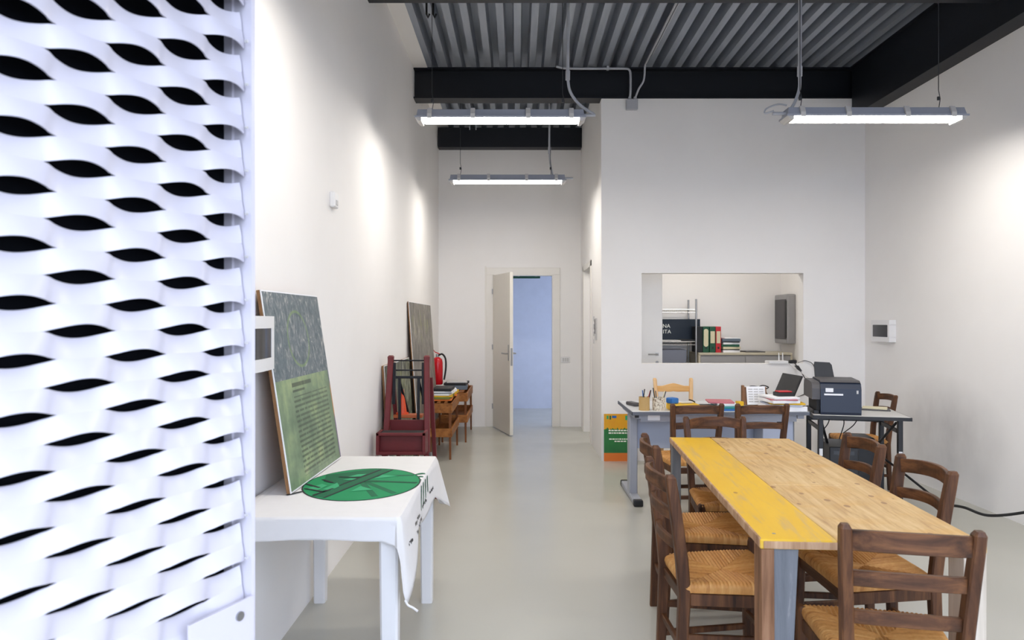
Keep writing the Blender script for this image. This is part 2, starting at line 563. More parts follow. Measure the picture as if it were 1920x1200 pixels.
def ibeam(lo, hi, axis, t=0.016, w=0.01):
    m = MB()
    (x0, y0, z0), (x1, y1, z1) = lo, hi
    m.box((x0, y0, z0), (x1, y1, z0 + t)); m.box((x0, y0, z1 - t), (x1, y1, z1))
    if axis == 'x':
        c = (y0 + y1) / 2; m.box((x0, c - w, z0 + t), (x1, c + w, z1 - t))
    else:
        c = (x0 + x1) / 2; m.box((c - w, y0, z0 + t), (c + w, y1, z1 - t))
    return m
for (y, lab) in ((0.55, 'black steel cross beam over the street entrance'), (2.78, 'black steel cross beam over the pine table'),
                 (4.745, 'black steel cross beam in front of the corrugated bay with the two lamps'),
                 (7.02, 'black steel cross beam resting on the partition with the hatch')):
    tag(ibeam((XL + 0.002, y, 3.732), (3.578 if y > 7 else 3.438, y + 0.17, ZD), 'x').build('steel_beam', 'black_steel'), lab, 'beam', 'cross beams')
tag(box((XL + 0.01, YB - 0.16, 3.76), (XC - 0.005, YB - 0.002, ZD - 0.03)).build('steel_beam', 'black_steel'), 'short black beam across the corridor end above the door', 'beam', 'cross beams')
m = ibeam((3.42, 0.26, 3.53), (3.578, 7.02, ZD), 'y')
m.box((3.44, 0.26, 3.53), (3.452, 7.02, ZD))
tag(m.build('steel_beam', 'black_steel'), 'deep black steel girder running along the top of the right wall', 'beam')

# ------------------------------------------------------------------ doors
d = struct(bpy.data.objects.new('door_1', None)); COL.objects.link(d)
d.location = (DX0, YB, 0)
W = DX1 - DX0
m = MB()   # casing around the opening, corridor side and reveal
for a, b in (((-0.095, -0.018, 0), (0.0, 0.0, DZ)), ((W, -0.018, 0), (W + 0.095, 0.0, DZ)), ((-0.095, -0.018, DZ), (W + 0.095, 0, DZ + 0.095))):
    m.box(a, b, 0.004)
m.box((-0.005, -0.016, 0), (0.012, 0.13, DZ)).box((W - 0.012, -0.016, 0), (W + 0.005, 0.13, DZ)).box((-0.005, -0.016, DZ - 0.012), (W + 0.005, 0.13, DZ + 0.004))
m.build('door_frame', 'frame_white', d)
box((-0.115, -0.008, 0), (-0.095, 0.0, DZ + 0.115)).build('casing_bead', 'frame_white', d)
leaf = box((0, -0.022, 0.012), (0.79, 0.022, DZ - 0.016), 0.003).build('leaf', 'door_white', d)
leaf.location = (0.016, -0.03, 0); leaf.rotation_euler = (0, 0, R(-72.5))
def lever(side):
    m = MB()
    y = 0.022 * side
    m.box((0.715, min(y, y + 0.006 * side), 0.94), (0.755, max(y, y + 0.006 * side), 1.14), 0.002)
    m.tube([(0.735, y, 1.03), (0.735, y + 0.05 * side, 1.03), (0.72, y + 0.055 * side, 1.03), (0.62, y + 0.055 * side, 1.03)], 0.009)
    return m
for s_ in (-1, 1):
    lever(s_).build('handle', 'steel', leaf, True)
box((0.788, -0.012, 0.88), (0.7925, 0.012, 1.10)).build('lock_plate', 'steel', leaf)
for hz in (0.25, 1.05, 1.8):
    MB().lathe([(0.008, hz), (0.008, hz + 0.07)], (0.0, -0.028, 0), 10).build('hinge', 'steel', leaf)

# store-room door standing open behind the partition
d2 = struct(bpy.data.objects.new('door_2', None)); COL.objects.link(d2)
d2.location = (XC + 0.1, 8.02, 0)
lf = box((0.01, -0.02, 0.01), (0.735, 0.02, 2.06), 0.003).build('leaf', 'white_lacquer', d2)
m = MB()
m.box((0.655, -0.027, 1.03), (0.69, -0.02, 1.065)).tube([(0.672, -0.02, 1.048), (0.672, -0.065, 1.048), (0.65, -0.07, 1.05), (0.56, -0.07, 1.05)], 0.009)
m.build('handle', 'steel', lf, True)
MB().tube([(0.672, -0.019, 0.955), (0.672, -0.028, 0.955)], 0.018, 12).build('keyhole_rose', 'steel', lf)
m = MB()
m.box((-0.112, -0.07, 0), (-0.1, 0.0, 2.15), 0.002).box((-0.112, 0.84, 0), (-0.1, 0.91, 2.15), 0.002).box((-0.112, -0.07, 2.08), (-0.1, 0.91, 2.15), 0.002)
m.build('door_frame', 'frame_white', d2)

# room beyond: green board under its ceiling
g = thing('green_board', 'dark green board with white brackets hung in the daylit room beyond the door', 'board', (0.0, 10.5, 2.09))
box((-0.6, -0.02, 0.0), (0.35, 0.02, 0.16)).build('panel', 'green_beam', g)
for bx in (-0.32, -0.03, 0.24):
    MB().sweep([(bx, -0.025, 0.16), (bx + 0.05, -0.025, 0.03)], (1, 0, 0), (0, 1, 0), 0.03, 0.01).build('bracket', 'white_plastic', g)
for bx in (-0.5, 0.25):
    MB().tube([(bx, 0, 0.16), (bx, 0, 0.61)], 0.004).build('hanger', 'dark_wire', g)

# ------------------------------------------------------------------ fluorescent lamps
def lamp(label, X, Y, Z, conduit=None, group='pendant fluorescent lamps', L=1.27, conduit_end=None):
    """Z = underside of the diffuser"""
    t = thing('pendant_lamp', label, 'lamp', (X, Y, Z), 0, group)
    h = L / 2
    def trough(half, z0, z1, y0, y1, inset0, inset1):
        return [[(-half + inset0, -y0, z0), (half - inset0, -y0, z0), (half - inset0, y0, z0), (-half + inset0, y0, z0)],
                [(-half + inset1, -y1, z1), (half - inset1, -y1, z1), (half - inset1, y1, z1), (-half + inset1, y1, z1)]]
    m = MB()
    m.rings([[Vector(p) for p in r] for r in trough(h, 0.019, 0.032, 0.078, 0.078, 0, 0) + trough(h, 0.034, 0.085, 0.066, 0.05, 0.012, 0.02)])
    m.build('housing', 'lamp_grey', t)
    for sx in (-1, 1):
        MB().prism([(sx * (h - 0.002), -0.074, 0.0195), (sx * (h - 0.03), -0.074, -0.006), (sx * (h - 0.05), -0.074, -0.006), (sx * (h - 0.05), -0.074, 0.0195)], (0, 0.148, 0)).build('end_cap', 'light_grey', t)
    m = MB()
    m.rings([[Vector(p) for p in r] for r in trough(h, 0.008, 0.012, 0.066, 0.070, 0.062, 0.055) + trough(h, 0.0185, 0.019, 0.072, 0.072, 0.05, 0.05)])
    m.build('diffuser', 'diffuser', t)
    for cx in (-h + 0.11, -h + 0.43, h - 0.43, h - 0.11):
        for sd in (-1, 1):
            m = MB().prism([(cx - 0.017, sd * 0.084, 0.012), (cx - 0.017, sd * 0.084, 0.045), (cx - 0.017, sd * 0.062, 0.091), (cx - 0.017, sd * 0.048, 0.091), (cx - 0.017, sd * 0.068, 0.045), (cx - 0.017, sd * 0.0765, 0.012)], (0.034, 0, 0))
            m.build('clip', 'light_grey', t)
    top = ZD - Z
    for cx in (-h + 0.12, h - 0.17):
        m = MB()
        m.tube([(cx, 0, 0.08), (cx + 0.012, 0, 0.16), (cx, 0, 0.22), (cx, 0, top)], 0.0028, 6)
        m.box((cx - 0.008, -0.006, 0.15), (cx + 0.008, 0.006, 0.175))
        m.build('suspension_wire', 'dark_wire', t)
    if conduit is not None:
        cx, ex = conduit, conduit_end
        pts = [(cx, 0.03, top), (cx - 0.005, 0.03, 0.36)]
        m = MB()
        m.tube([(cx, 0.03, top), (cx - 0.005, 0.03, 0.34)], 0.013, 10)
        m.tube([(cx - 0.004, 0.03, 0.40), (cx - 0.005, 0.03, 0.33)], 0.018, 10)
        m.tube(smooth_path([(cx - 0.005, 0.03, 0.34), (cx + (ex - cx) * 0.08, 0.03, 0.24), (cx + (ex - cx) * 0.45, 0.02, 0.14), (ex, 0.0, 0.062)], 6), 0.011, 10)
        m.build('conduit', 'conduit_grey', t, True)
    sg = 1 if (conduit_end or 1) > 0 else -1
    MB().tube([(sg * (h - 0.02), 0, 0.055), (sg * (h + 0.075), 0, 0.055)], 0.012, 10).build('cable_gland', 'conduit_grey', t, True)
    return t
lamp('pendant fluorescent lamp whose grey conduit bends to the end by the corridor', -0.125, 5.12, 2.93, 0.51, conduit_end=0.70)
l2 = lamp('pendant fluorescent lamp near the girder with straight grey conduit', 2.515, 4.83, 2.855, -0.50, conduit_end=-0.60)
MB().tube(smooth_path([(-0.70, 0, 0.075), (-0.76, 0.01, 0.06), (-0.74, 0.03, 0.10), (-0.66, 0.03, 0.13), (-0.60, 0.02, 0.12)], 5), 0.006).build('cable_loop', 'conduit_grey', l2, True)
lamp('short-looking pendant fluorescent lamp hanging inside the corridor', -0.105, 7.42, 2.935, 0.46, conduit_end=0.50)
lamp('pendant fluorescent lamp over the white cloth table near the entrance', -0.125, 2.75, 2.94, 0.46, conduit_end=0.62)
lamp('pendant fluorescent lamp over the near end of the pine table', 2.3, 2.45, 2.94, -0.50, conduit_end=-0.60)
lamp('unseen pendant lamp added to light the store room behind the hatch', 2.2, 8.1, 2.94, -0.50, conduit_end=-0.60)  # out-of-view lamp, added so the store room is bright enough

# conduits and junction box on the partition
j = thing('junction_box', 'small grey junction box with two conduits on the partition below the beam', 'junction box', (1.175, YP, 3.66))
box((-0.06, -0.045, -0.055), (0.06, 0.0, 0.055), 0.006).build('box_body', 'conduit_grey', j)
for cx_ in (-0.02, 0.035):
    MB().tube([(cx_, -0.02, 0.05), (cx_, -0.02, 0.08)], 0.016, 8).build('gland', 'conduit_grey', j)
yy = -0.05
MB().tube(smooth_path([(-0.78, yy - 0.02, 0.375), (-0.70, yy, 0.365), (-0.56, yy, 0.36), (-0.3, yy, 0.36), (-0.08, yy, 0.36), (-0.03, yy, 0.345), (-0.018, yy, 0.29), (-0.018, yy, 0.15), (-0.018, -0.022, 0.07)], 6), 0.012, 8).build('conduit', 'conduit_grey', j, True)
MB().tube(smooth_path([(0.035, -0.022, 0.07), (0.06, yy - 0.04, 0.14), (0.105, yy - 0.07, 0.22), (0.115, yy - 0.1, 0.36), (0.118, yy - 0.25, 0.368), (0.118, -1.9, 0.370)], 6), 0.010, 8).build('conduit', 'conduit_grey', j, True)
MB().tube([(0.142, -0.4, 0.372), (0.142, -1.9, 0.374)], 0.006, 6).build('cable', 'conduit_grey', j, True)
for cx_ in (-0.25,):
    box((cx_ - 0.012, yy - 0.014, 0.345), (cx_ + 0.012, yy + 0.02, 0.385)).build('saddle_clip', 'conduit_grey', j)
# hooks under the deck
for k, (hx, lab) in enumerate(((-0.745, 'black cable hook clipped under the deck nearest the left wall'), (-0.69, 'black cable hook clipped under the deck beside the other hook'))):
    m = MB().tube([(hx, 5.6, ZD - 0.001), (hx, 5.6, ZD - 0.09), (hx + 0.012, 5.6, ZD - 0.12), (hx + 0.024, 5.6, ZD - 0.09)], 0.009, 8)
    tag(m.build('cable_hook', 'black_plastic'), lab, 'hook', 'deck hooks')
for k, hx in enumerate((-0.62, -0.54)):
    m = MB().tube([(hx, 8.9, ZD), (hx, 8.9, 3.93)], 0.008, 8)
    tag(m.build('drop_rod', 'conduit_grey'), 'short grey rod dropping from the deck before the corridor beam, ' + ('nearer the left wall' if k == 0 else 'farther from the left wall'), 'rod', 'short deck rods')

# ------------------------------------------------------------------ wall fittings
t = thing('light_switch', 'white three-gang switch plate beside the open door', 'switch', (0.655, YB, 0.91))
box((-0.06, -0.01, -0.04), (0.06, 0, 0.04), 0.004).build('plate', 'white_plastic', t)
for q in (-0.03, 0.0, 0.03):
    box((q - 0.012, -0.014, -0.024), (q + 0.012, -0.009, 0.024), 0.002).build('rocker', 'light_grey', t)
t = thing('wall_sensor', 'small white square sensor box high on the left wall', 'sensor', (XL, 3.93, 2.14))
box((0, -0.045, -0.045), (0.03, 0.045, 0.045), 0.006).build('casing', 'white_plastic', t)
box((0.029, -0.012, -0.03), (0.034, 0.02, 0.0), 0.002).build('cover', 'light_grey', t)
def breaker_box(label, loc, sd, ln, prot):
    """electrical box on a side wall; sd = +1 opens towards +x"""
    t = thing('breaker_box', label, 'breaker box', loc, 0, 'breaker boxes')
    p = prot
    n = 10
    m = MB()
    def shell(z0, z1, a):
        prof = []
        for k in range(n + 1):
            q = k / n
            yv = -ln / 2 + ln * q
            xv = p * (0.86 + 0.14 * math.sin(PI * q)) * a
            prof.append((sd * xv, yv))
        poly = [(0, -ln / 2)] + prof + [(0, ln / 2)]
        m.prism([(x_, y_, z0) for x_, y_ in poly], (0, 0, z1 - z0))
    shell(-0.105, -0.058, 1.0); shell(0.058, 0.105, 1.0)
    m.box((0, -ln / 2, -0.06), (sd * p * 0.86, -ln / 2 + 0.03, 0.06)).box((0, ln / 2 - 0.03, -0.06), (sd * p * 0.86, ln / 2, 0.06))
    m.build('casing', 'white_plastic', t)
    m = MB()
    prof = []
    for k in range(n + 1):
        q = k / n
        prof.append((sd * p * (0.84 + 0.10 * math.sin(PI * q)), -ln / 2 + 0.028 + (ln - 0.056) * q))
    m.prism([(sd * 0.002, prof[0][1], -0.059)] + [(a, b, -0.059) for a, b in prof] + [(sd * 0.002, prof[-1][1], -0.059)], (0, 0, 0.118))
    m.build('smoked_cover', 'smoked_window', t)
    return t
breaker_box('white breaker box with smoked cover on the left wall beside the metal mesh', (XL, 2.555, 1.36), 1, 0.36, 0.112)
breaker_box('white breaker box with smoked cover on the right wall above the tables', (XR, 6.62, 1.345), -1, 0.33, 0.075)
t = thing('intercom_panel', 'slim grey intercom panel on the corridor corner wall', 'intercom', (XC, 7.44, 1.36))
box((-0.018, -0.035, -0.13), (0, 0.035, 0.11), 0.003).build('casing', 'light_grey', t)
box((-0.022, -0.026, -0.06), (-0.017, 0.026, 0.1), 0.002).build('display', 'grey_plastic', t)
for q in range(4):
    tag(box((XC - 0.008, 7.66, 1.44 - 0.085 * q), (XC, 7.72, 1.49 - 0.085 * q), 0.002).build('wall_button', 'light_grey'), ('topmost', 'second highest', 'second lowest', 'lowest')[q] + ' small pale button plate in the column beside the intercom panel', 'button', 'corridor buttons')

# ------------------------------------------------------------------ expanded-metal gate leaf
GP = 0.085; GS = 0.0938
gate = thing('mesh_gate', 'white expanded-metal gate leaf standing ajar at the entrance', 'gate')
UD = Vector((0.426, 0.9045, 0)).normalized()
ND = Vector((UD.y, -UD.x, 0))            # towards the camera side
G0 = Vector((-0.607, 1.2436, 0))
def gp(t, n, z):
    return G0 + UD * t + ND * n + Vector((0, 0, z))
def gbox(t0, t1, n0, n1, z0, z1, m=None):
    m = m or MB()
    m.prism([gp(t0, n0, z0), gp(t1, n0, z0), gp(t1, n1, z0), gp(t0, n1, z0)], (0, 0, z1 - z0))
    return m
Z0 = 1.4538
m = MB()
T0, T1 = -0.90, 0.132
stations = []
tt = T0
while tt < T1:
    stations.append(tt); tt += GS / 14
stations.append(T1)
thk = 0.0014
def slit(v):
    v = abs((v + 1) % 2 - 1) / 0.61
    return 0.0 if v >= 1 else math.cos(PI / 2 * v) ** 1.15
for i in range(-32, 27):
    sg = 1 if i % 2 == 0 else -1
    rr = []
    for t_ in stations:
        fb = slit(t_ / GS); fa = slit(t_ / GS - 1)
        G = 0.265 * GP
        wz = (GP - G * fa - G * fb) / 2
        wc = 0.18 * GP * abs(fb - fa)
        zc = Z0 + i * GP / 2 + sg * G * (fb - fa) / 4
        nc = sg * 0.09 * GP * (fb - fa)
        lo = (nc + wc / 2, zc - wz / 2); hi = (nc - wc / 2, zc + wz / 2)
        mid = (nc + 0.0012, zc + 0.001)
        rr.append([gp(t_, lo[0] + thk, lo[1]), gp(t_, mid[0] + thk, mid[1]), gp(t_, hi[0] + thk, hi[1]),
                   gp(t_, hi[0] - thk, hi[1]), gp(t_, mid[0] - thk, mid[1]), gp(t_, lo[0] - thk, lo[1])])
    m.rings(rr)
m.build('expanded_sheet', 'screen_white', gate, True)
GZ0, GZ1 = 0.06, 2.62
gbox(0.130, 0.144, -0.05, -0.024, GZ0, GZ1).build('frame_stile', 'screen_white', gate)
gbox(T0 - 0.02, T0 + 0.05, -0.05, -0.024, GZ0, GZ1).build('frame_stile', 'screen_white', gate)
gbox(0.135, 0.144, -0.024, 0.024, GZ0, GZ1).build('edge_flange', 'screen_white', gate)
gbox(T0, 0.144, -0.024, 0.026, GZ0, 0.10).build('frame_rail', 'screen_white', gate)
gbox(T0, 0.144, -0.024, 0.026, GZ1 - 0.04, GZ1).build('frame_rail', 'screen_white', gate)
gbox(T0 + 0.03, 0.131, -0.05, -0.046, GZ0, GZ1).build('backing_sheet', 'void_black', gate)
gbox(-0.014, 0.134, 0.026, 0.031, 0.68, 0.905).build('lock_plate', 'screen_white', gate)
mm = MB(); c_ = gp(0.098, 0.031, 0.878); mm.tube([c_, c_ + ND * 0.004], 0.009, 12)
mm.build('lock_bolt', 'steel', gate)
for q in range(14):
    c_ = gp(0.125, 0.018, 0.98 + q * GP)
    MB().tube([c_, c_ + ND * 0.006], 0.003, 8).build('rivet', 'light_grey', gate)

# ------------------------------------------------------------------ rush-seated chairs
def rush_seat(wf, wb_, d, z):
    """woven seat: trapezoid, four fields of cord meeting on the diagonals; front at +y"""
    m = MB()
    nx, ny = 132, 124
    g = []
    for j in range(ny + 1):
        v = -1 + 2 * j / ny
        row = []
        for i in range(nx + 1):
            u = -1 + 2 * i / nx
            w = wb_ + (wf - wb_) * (v + 1) / 2
            X, Y = u * w / 2, v * d / 2
            if abs(u) > abs(v):
                rib = math.sin(2 * PI * Y / 0.014)
            else:
                rib = math.sin(2 * PI * X / 0.014)
            e = max(abs(u), abs(v))
            edge = math.sqrt(max(0.0, 1 - max(0.0, (e - 0.86) / 0.14) ** 2))
            dip = abs(abs(u) - abs(v))
            h = z - 0.024 + 0.022 * edge + 0.004 * min(1, dip * 2.0) - 0.012 * (1 - e) + 0.0022 * rib
            # corners notch round the posts
            row.append(m.bm.verts.new((X, Y, h)))
        g.append(row)
    for j in range(ny):
        for i in range(nx):
            m.bm.faces.new((g[j][i], g[j][i + 1], g[j + 1][i + 1], g[j + 1][i]))
    # underside
    lo = [m.bm.verts.new((u * (wb_ if v < 0 else wf) / 2 * 0.97, v * d / 2 * 0.97, z - 0.042)) for u, v in ((-1, -1), (1, -1), (1, 1), (-1, 1))]
    m.bm.faces.new(lo[::-1])
    brd = [g[0], [r[nx] for r in g], g[ny][::-1], [r[0] for r in g][::-1]]
    for q, edge in enumerate(brd):
        m.bm.faces.new(list(edge) + [lo[(q + 1) % 4], lo[q]])
    return m

def make_chair(label, wood_post='chair_wood', wood_rail='chair_wood_x', style='brown', group='rush-seated chairs'):
    t = thing('dining_chair', label, 'chair', (0, 0, 0), 0, group)
    if style == 'brown':
        rails = ((0.825, 0.058, 0.045), (0.712, 0.044, 0.04), (0.595, 0.038, 0.035)); top = 0.872
    else:
        rails = ((0.80, 0.075, 0.0), (0.62, 0.05, 0.0)); top = 0.90
    def post_x(z):
        return 0.150 + max(0, z - 0.45) * 0.05
    def post_y(z):
        return -0.19 - (0.02 * (0.45 - z) / 0.45 if z < 0.45 else 0.0) - max(0, z - 0.45) * 0.13 - 0.03 * max(0, (z - 0.65)) 
    zs = [0, 0.2, 0.42, 0.55, 0.7, 0.80, top - 0.012, top]
    for s in (-1, 1):
        pts = [(s * post_x(z), post_y(z), z) for z in zs]
        wa = [0.028, 0.032, 0.034, 0.034, 0.033, 0.033, 0.032, 0.02]
        wbb = [0.034, 0.04, 0.046, 0.046, 0.044, 0.042, 0.038, 0.024]
        MB().sweep(pts, (1, 0, 0), (0, 1, 0), wa, wbb, 0.3).build('back_leg', wood_post, t)
        MB().sweep([(s * 0.205, 0.185, 0), (s * 0.202, 0.18, 0.2), (s * 0.20, 0.175, 0.448), (s * 0.20, 0.175, 0.462)], (1, 0, 0), (0, 1, 0), [0.028, 0.034, 0.04, 0.026], [0.028, 0.034, 0.04, 0.026], 0.3).build('front_leg', wood_post, t)
        # side aprons and stretchers
        MB().sweep([(s * 0.155, -0.17, 0.400), (s * 0.198, 0.16, 0.400)], (1, 0, 0), (0, 0, 1), 0.02, 0.045, 0.2).build('side_apron', wood_post, t)
        MB().sweep([(s * 0.152, -0.19, 0.255), (s * 0.20, 0.175, 0.255)], (1, 0, 0), (0, 0, 1), 0.018, 0.026, 0.3).build('stretcher', wood_post, t)
        MB().sweep([(s * 0.152, -0.195, 0.135), (s * 0.20, 0.178, 0.135)], (1, 0, 0), (0, 0, 1), 0.018, 0.024, 0.3).build('stretcher', wood_post, t)
    MB().sweep([(-0.19, 0.172, 0.400), (0.19, 0.172, 0.400)], (0, 1, 0), (0, 0, 1), 0.02, 0.045, 0.2).build('front_apron', wood_rail, t)
    MB().sweep([(-0.145, -0.188, 0.395), (0.145, -0.188, 0.395)], (0, 1, 0), (0, 0, 1), 0.02, 0.04, 0.2).build('back_apron', wood_rail, t)
    MB().sweep([(-0.20, 0.178, 0.195), (0.20, 0.178, 0.195)], (0, 1, 0), (0, 0, 1), 0.018, 0.026, 0.3).build('stretcher', wood_rail, t)
    MB().sweep([(-0.148, -0.198, 0.21), (0.148, -0.198, 0.21)], (0, 1, 0), (0, 0, 1), 0.018, 0.026, 0.3).build('stretcher', wood_rail, t)
    for zc, h, bow in rails:
        x = post_x(zc) - 0.008
        pts, hh = [], []
        for k in range(13):
            q = -1 + 2 * k / 12
            if style == 'brown':
                pts.append((q * x, post_y(zc) - bow * (1 - q * q), zc + 0.012 * (1 - q * q)))
                hh.append(h)
            else:
                peak = max(0.0, 1 - abs(q) * 1.6)
                pts.append((q * x, post_y(zc), zc + 0.014 * peak)); hh.append(h * (0.72 + 0.28 * min(1, peak * 1.6)))
        MB().sweep(pts, (0, 1, 0), (0, 0, 1), 0.018, hh, 0.25).build('back_rail', wood_rail, t)
    rush_seat(0.43, 0.335, 0.39, 0.468).build('rush_seat', 'rush', t, True)
    return t

c0 = make_chair('brown rush-seated chair with its back to the entrance at the near table end')
spots = [  # x, y, rotation, label
    (0.815, 2.73, -88, 'brown rush-seated chair on the yellow plank side, closest to the entrance'),
    (0.895, 3.31, -92, 'brown rush-seated chair on the yellow plank side, closer to the grey desk'),
    (1.185, 3.84, 181, 'brown rush-seated chair tucked under the far end of the pine table'),
    (1.235, 4.97, 2, 'brown rush-seated chair at the grey desk before the pen pots'),
    (1.69, 4.97, 1, 'brown rush-seated chair at the grey desk before the standing calendar'),
    (1.445, 3.345, 89, 'warm brown rush-seated chair on the bare pine side, closer to the printer'),
    (1.41, 2.775, 91, 'warm brown rush-seated chair on the bare pine side with its rail near the cable'),
    (2.985, 5.965, 87, 'smaller brown rush-seated chair behind the black folding table'),
]
for k, (x, y, a, lab) in enumerate(spots):
    c = copy_tree(c0)
    c.location = (x, y, 0); c.rotation_euler[2] = R(a); c['label'] = lab
    if k == 7:
        c.scale = (0.93, 0.93, 0.93)
c0.location = (1.15, 2.15, 0); c0.rotation_euler[2] = R(-12)
b0 = make_chair('blond varnished chair with a peaked back rail behind the grey desk', 'blond_post', 'blond_wood', 'blond', 'blond chairs')
del b0['group']
b0.location = (1.475, 6.22, 0); b0.rotation_euler[2] = R(180)

# ------------------------------------------------------------------ pine table
t = thing('dining_table', 'long table of one yellow painted plank and bare pine boards', 'table', (1.182, 3.085, 0), R(-4.0))
hw, hl, zt = 0.346, 0.945, 0.755
def plank(x0, x1, y0, y1, z0, z1, mat, name='plank', lab=None):
    o = box((x0, y0, z0), (x1, y1, z1), 0.005, seg=2).build(name, mat, t)
    if lab:
        o['label'] = lab
    return o
plank(-hw, -hw + 0.238, -hl, hl, zt - 0.032, zt, 'yellow_plank', 'plank', 'worn yellow painted plank')
plank(-hw + 0.2395, hw, -hl + 0.003, -0.21, zt - 0.032, zt - 0.001, 'pine_plank', 'plank', 'bare pine board with yellow traces')
plank(-hw + 0.2395, hw, -0.2085, hl - 0.002, zt - 0.032, zt, 'pine_plank', 'plank', 'bare pine board')
for (x0, x1, y0, y1) in ((-hw + 0.03, hw - 0.03, -0.24, -0.18), (-hw + 0.03, hw - 0.03, 0.5, 0.56), (-hw + 0.03, hw - 0.03, -0.66, -0.60)):
    plank(x0, x1, y0, y1, zt - 0.062, zt - 0.032, 'brown_plank', 'batten')
plank(-hw - 0.002, -hw + 0.007, -hl + 0.004, hl - 0.01, zt - 0.030, zt + 0.0008, 'raw_edge', 'raw_edge')
plank(-hw + 0.01, hw - 0.01, -hl - 0.003, -hl + 0.004, zt - 0.030, zt - 0.006, 'raw_edge', 'raw_edge')
for sx, sy in ((-1, -1), (1, -1), (-1, 1), (1, 1)):
    if (sx, sy) == (-1, -1):
        l = MB().sweep([(-hw + 0.028, -hl + 0.045, 0), (-hw + 0.024, -hl + 0.045, zt - 0.033)], (1, 0, 0), (0, 1, 0), 0.04, 0.085, 0.06).build('leg', 'brown_plank', t)
        f = MB().prism([(-hw + 0.044, -hl + 0.012, 0), (-hw + 0.088, -hl + 0.012, 0), (-hw + 0.122, -hl + 0.012, zt - 0.034), (-hw + 0.046, -hl + 0.012, zt - 0.034)], (0, 0.026, 0)).build('leg_board', 'grey_plank', t)
    elif (sx, sy) == (1, -1):
        l = MB().sweep([(hw - 0.035, -hl + 0.05, 0), (hw - 0.035, -hl + 0.05, zt - 0.033)], (1, 0, 0), (0, 1, 0), 0.068, 0.09, 0.06).build('leg', 'pale_plank', t)
    else:
        l = MB().sweep([(sx * (hw - 0.03), hl - 0.05, 0), (sx * (hw - 0.03), hl - 0.05, zt - 0.033)], (1, 0, 0), (0, 1, 0), 0.05, 0.05, 0.06).build('leg', 'grey_plank', t)
MB().lathe([(0.0, zt + 0.0006), (0.006, zt + 0.0006), (0.006, zt - 0.004)], (-hw + 0.06, -hl + 0.06, 0), 12).build('screw_head', 'steel', t)

# ------------------------------------------------------------------ white table and its cloth
TX0, TX1, TY0, TY1, TZ = -1.055, -0.425, 2.46, 3.56, 0.735
t = thing('plastic_table', 'white plastic table by the left wall under the printed cloth', 'table', ((TX0 + TX1) / 2, (TY0 + TY1) / 2, 0))
ax, ay = (TX1 - TX0) / 2, (TY1 - TY0) / 2
box((-ax, -ay, TZ - 0.03), (ax, ay, TZ), 0.008, seg=2).build('tabletop', 'white_plastic', t)
m = MB()
for a, b in (((-ax + 0.02, -ay + 0.02), (ax - 0.02, -ay + 0.035)), ((-ax + 0.02, ay - 0.035), (ax - 0.02, ay - 0.02)), ((-ax + 0.02, -ay + 0.02), (-ax + 0.035, ay - 0.02)), ((ax - 0.035, -ay + 0.02), (ax - 0.02, ay - 0.02))):
    m.box((a[0], a[1], TZ - 0.085), (b[0], b[1], TZ - 0.03))
m.build('apron', 'white_plastic', t)
for sx in (-1, 1):
    for sy in (-1, 1):
        MB().sweep([(sx * (ax - 0.040), sy * (ay - 0.040), 0), (sx * (ax - 0.042), sy * (ay - 0.042), TZ - 0.03)], (1, 0, 0), (0, 1, 0), [0.058, 0.07], [0.058, 0.07], 0.25).build('leg', 'white_plastic', t)

cl = thing('tablecloth', 'white cloth with a green round emblem draped over the plastic table', 'tablecloth', (0, 0, 0))
CZ = TZ + 0.004
# perimeter of the table (front-left -> front-right -> back-right -> back-left) with hem drop
per = []
def add(x, y, nx_, ny_, drop, flare):
    per.append((x, y, nx_, ny_, drop, flare))
r_ = 0.012
n = 26
for k in range(n + 1):
    q = k / n
    x = TX0 + 0.005 + (TX1 - r_ - TX0 - 0.005) * q
    dr = 0.078 + 0.004 * math.sin(q * 9) + (0.022 * max(0, (q - 0.93) / 0.07))
    add(x, TY0 - 0.006, 0, -1, dr, 0.012)
for a, dr in ((12, 0.105), (25, 0.15), (38, 0.26), (52, 0.30), (66, 0.305), (80, 0.295)):
    add(TX1 - r_ + (r_ + 0.006) * math.sin(R(a)), TY0 + r_ - (r_ + 0.006) * math.cos(R(a)), math.sin(R(a)), -math.cos(R(a)), dr, 0.030)
def right_drop(y):
    v = y - TY0
    L_ = TY1 - TY0
    if v < 0.32:
        return 0.295 - 0.14 * v / 0.32
    if v < 0.85:
        return 0.155 + 0.012 * math.sin(v * 14)
    return 0.155 + 0.10 * ((v - 0.85) / (L_ - 0.85)) ** 1.2
def right_x(y, d):
    v = y - TY0
    return TX1 + 0.006 + d * (0.10 + 0.05 * math.sin(v * 9 + 0.2)) + 0.06 * d * max(0, (v - 0.85) / 0.25) * 2
for k in range(1, 40):
    y = TY0 + r_ + (TY1 - TY0 - 2 * r_) * k / 40
    per.append((TX1 + 0.006, y, 1, 0, right_drop(y), None))
for a in (15, 45, 75):
    add(TX1 - r_ + (r_ + 0.006) * math.cos(R(a)), TY1 - r_ + (r_ + 0.006) * math.sin(R(a)), math.cos(R(a)), math.sin(R(a)), 0.265, 0.07)
for k in range(n + 1):
    q = k / n
    add(TX1 - r_ - (TX1 - r_ - TX0 - 0.005) * q, TY1 + 0.006, 0, 1, 0.2 - 0.1 * q, 0.02)
m = MB()
rows = []
ND_ = 12
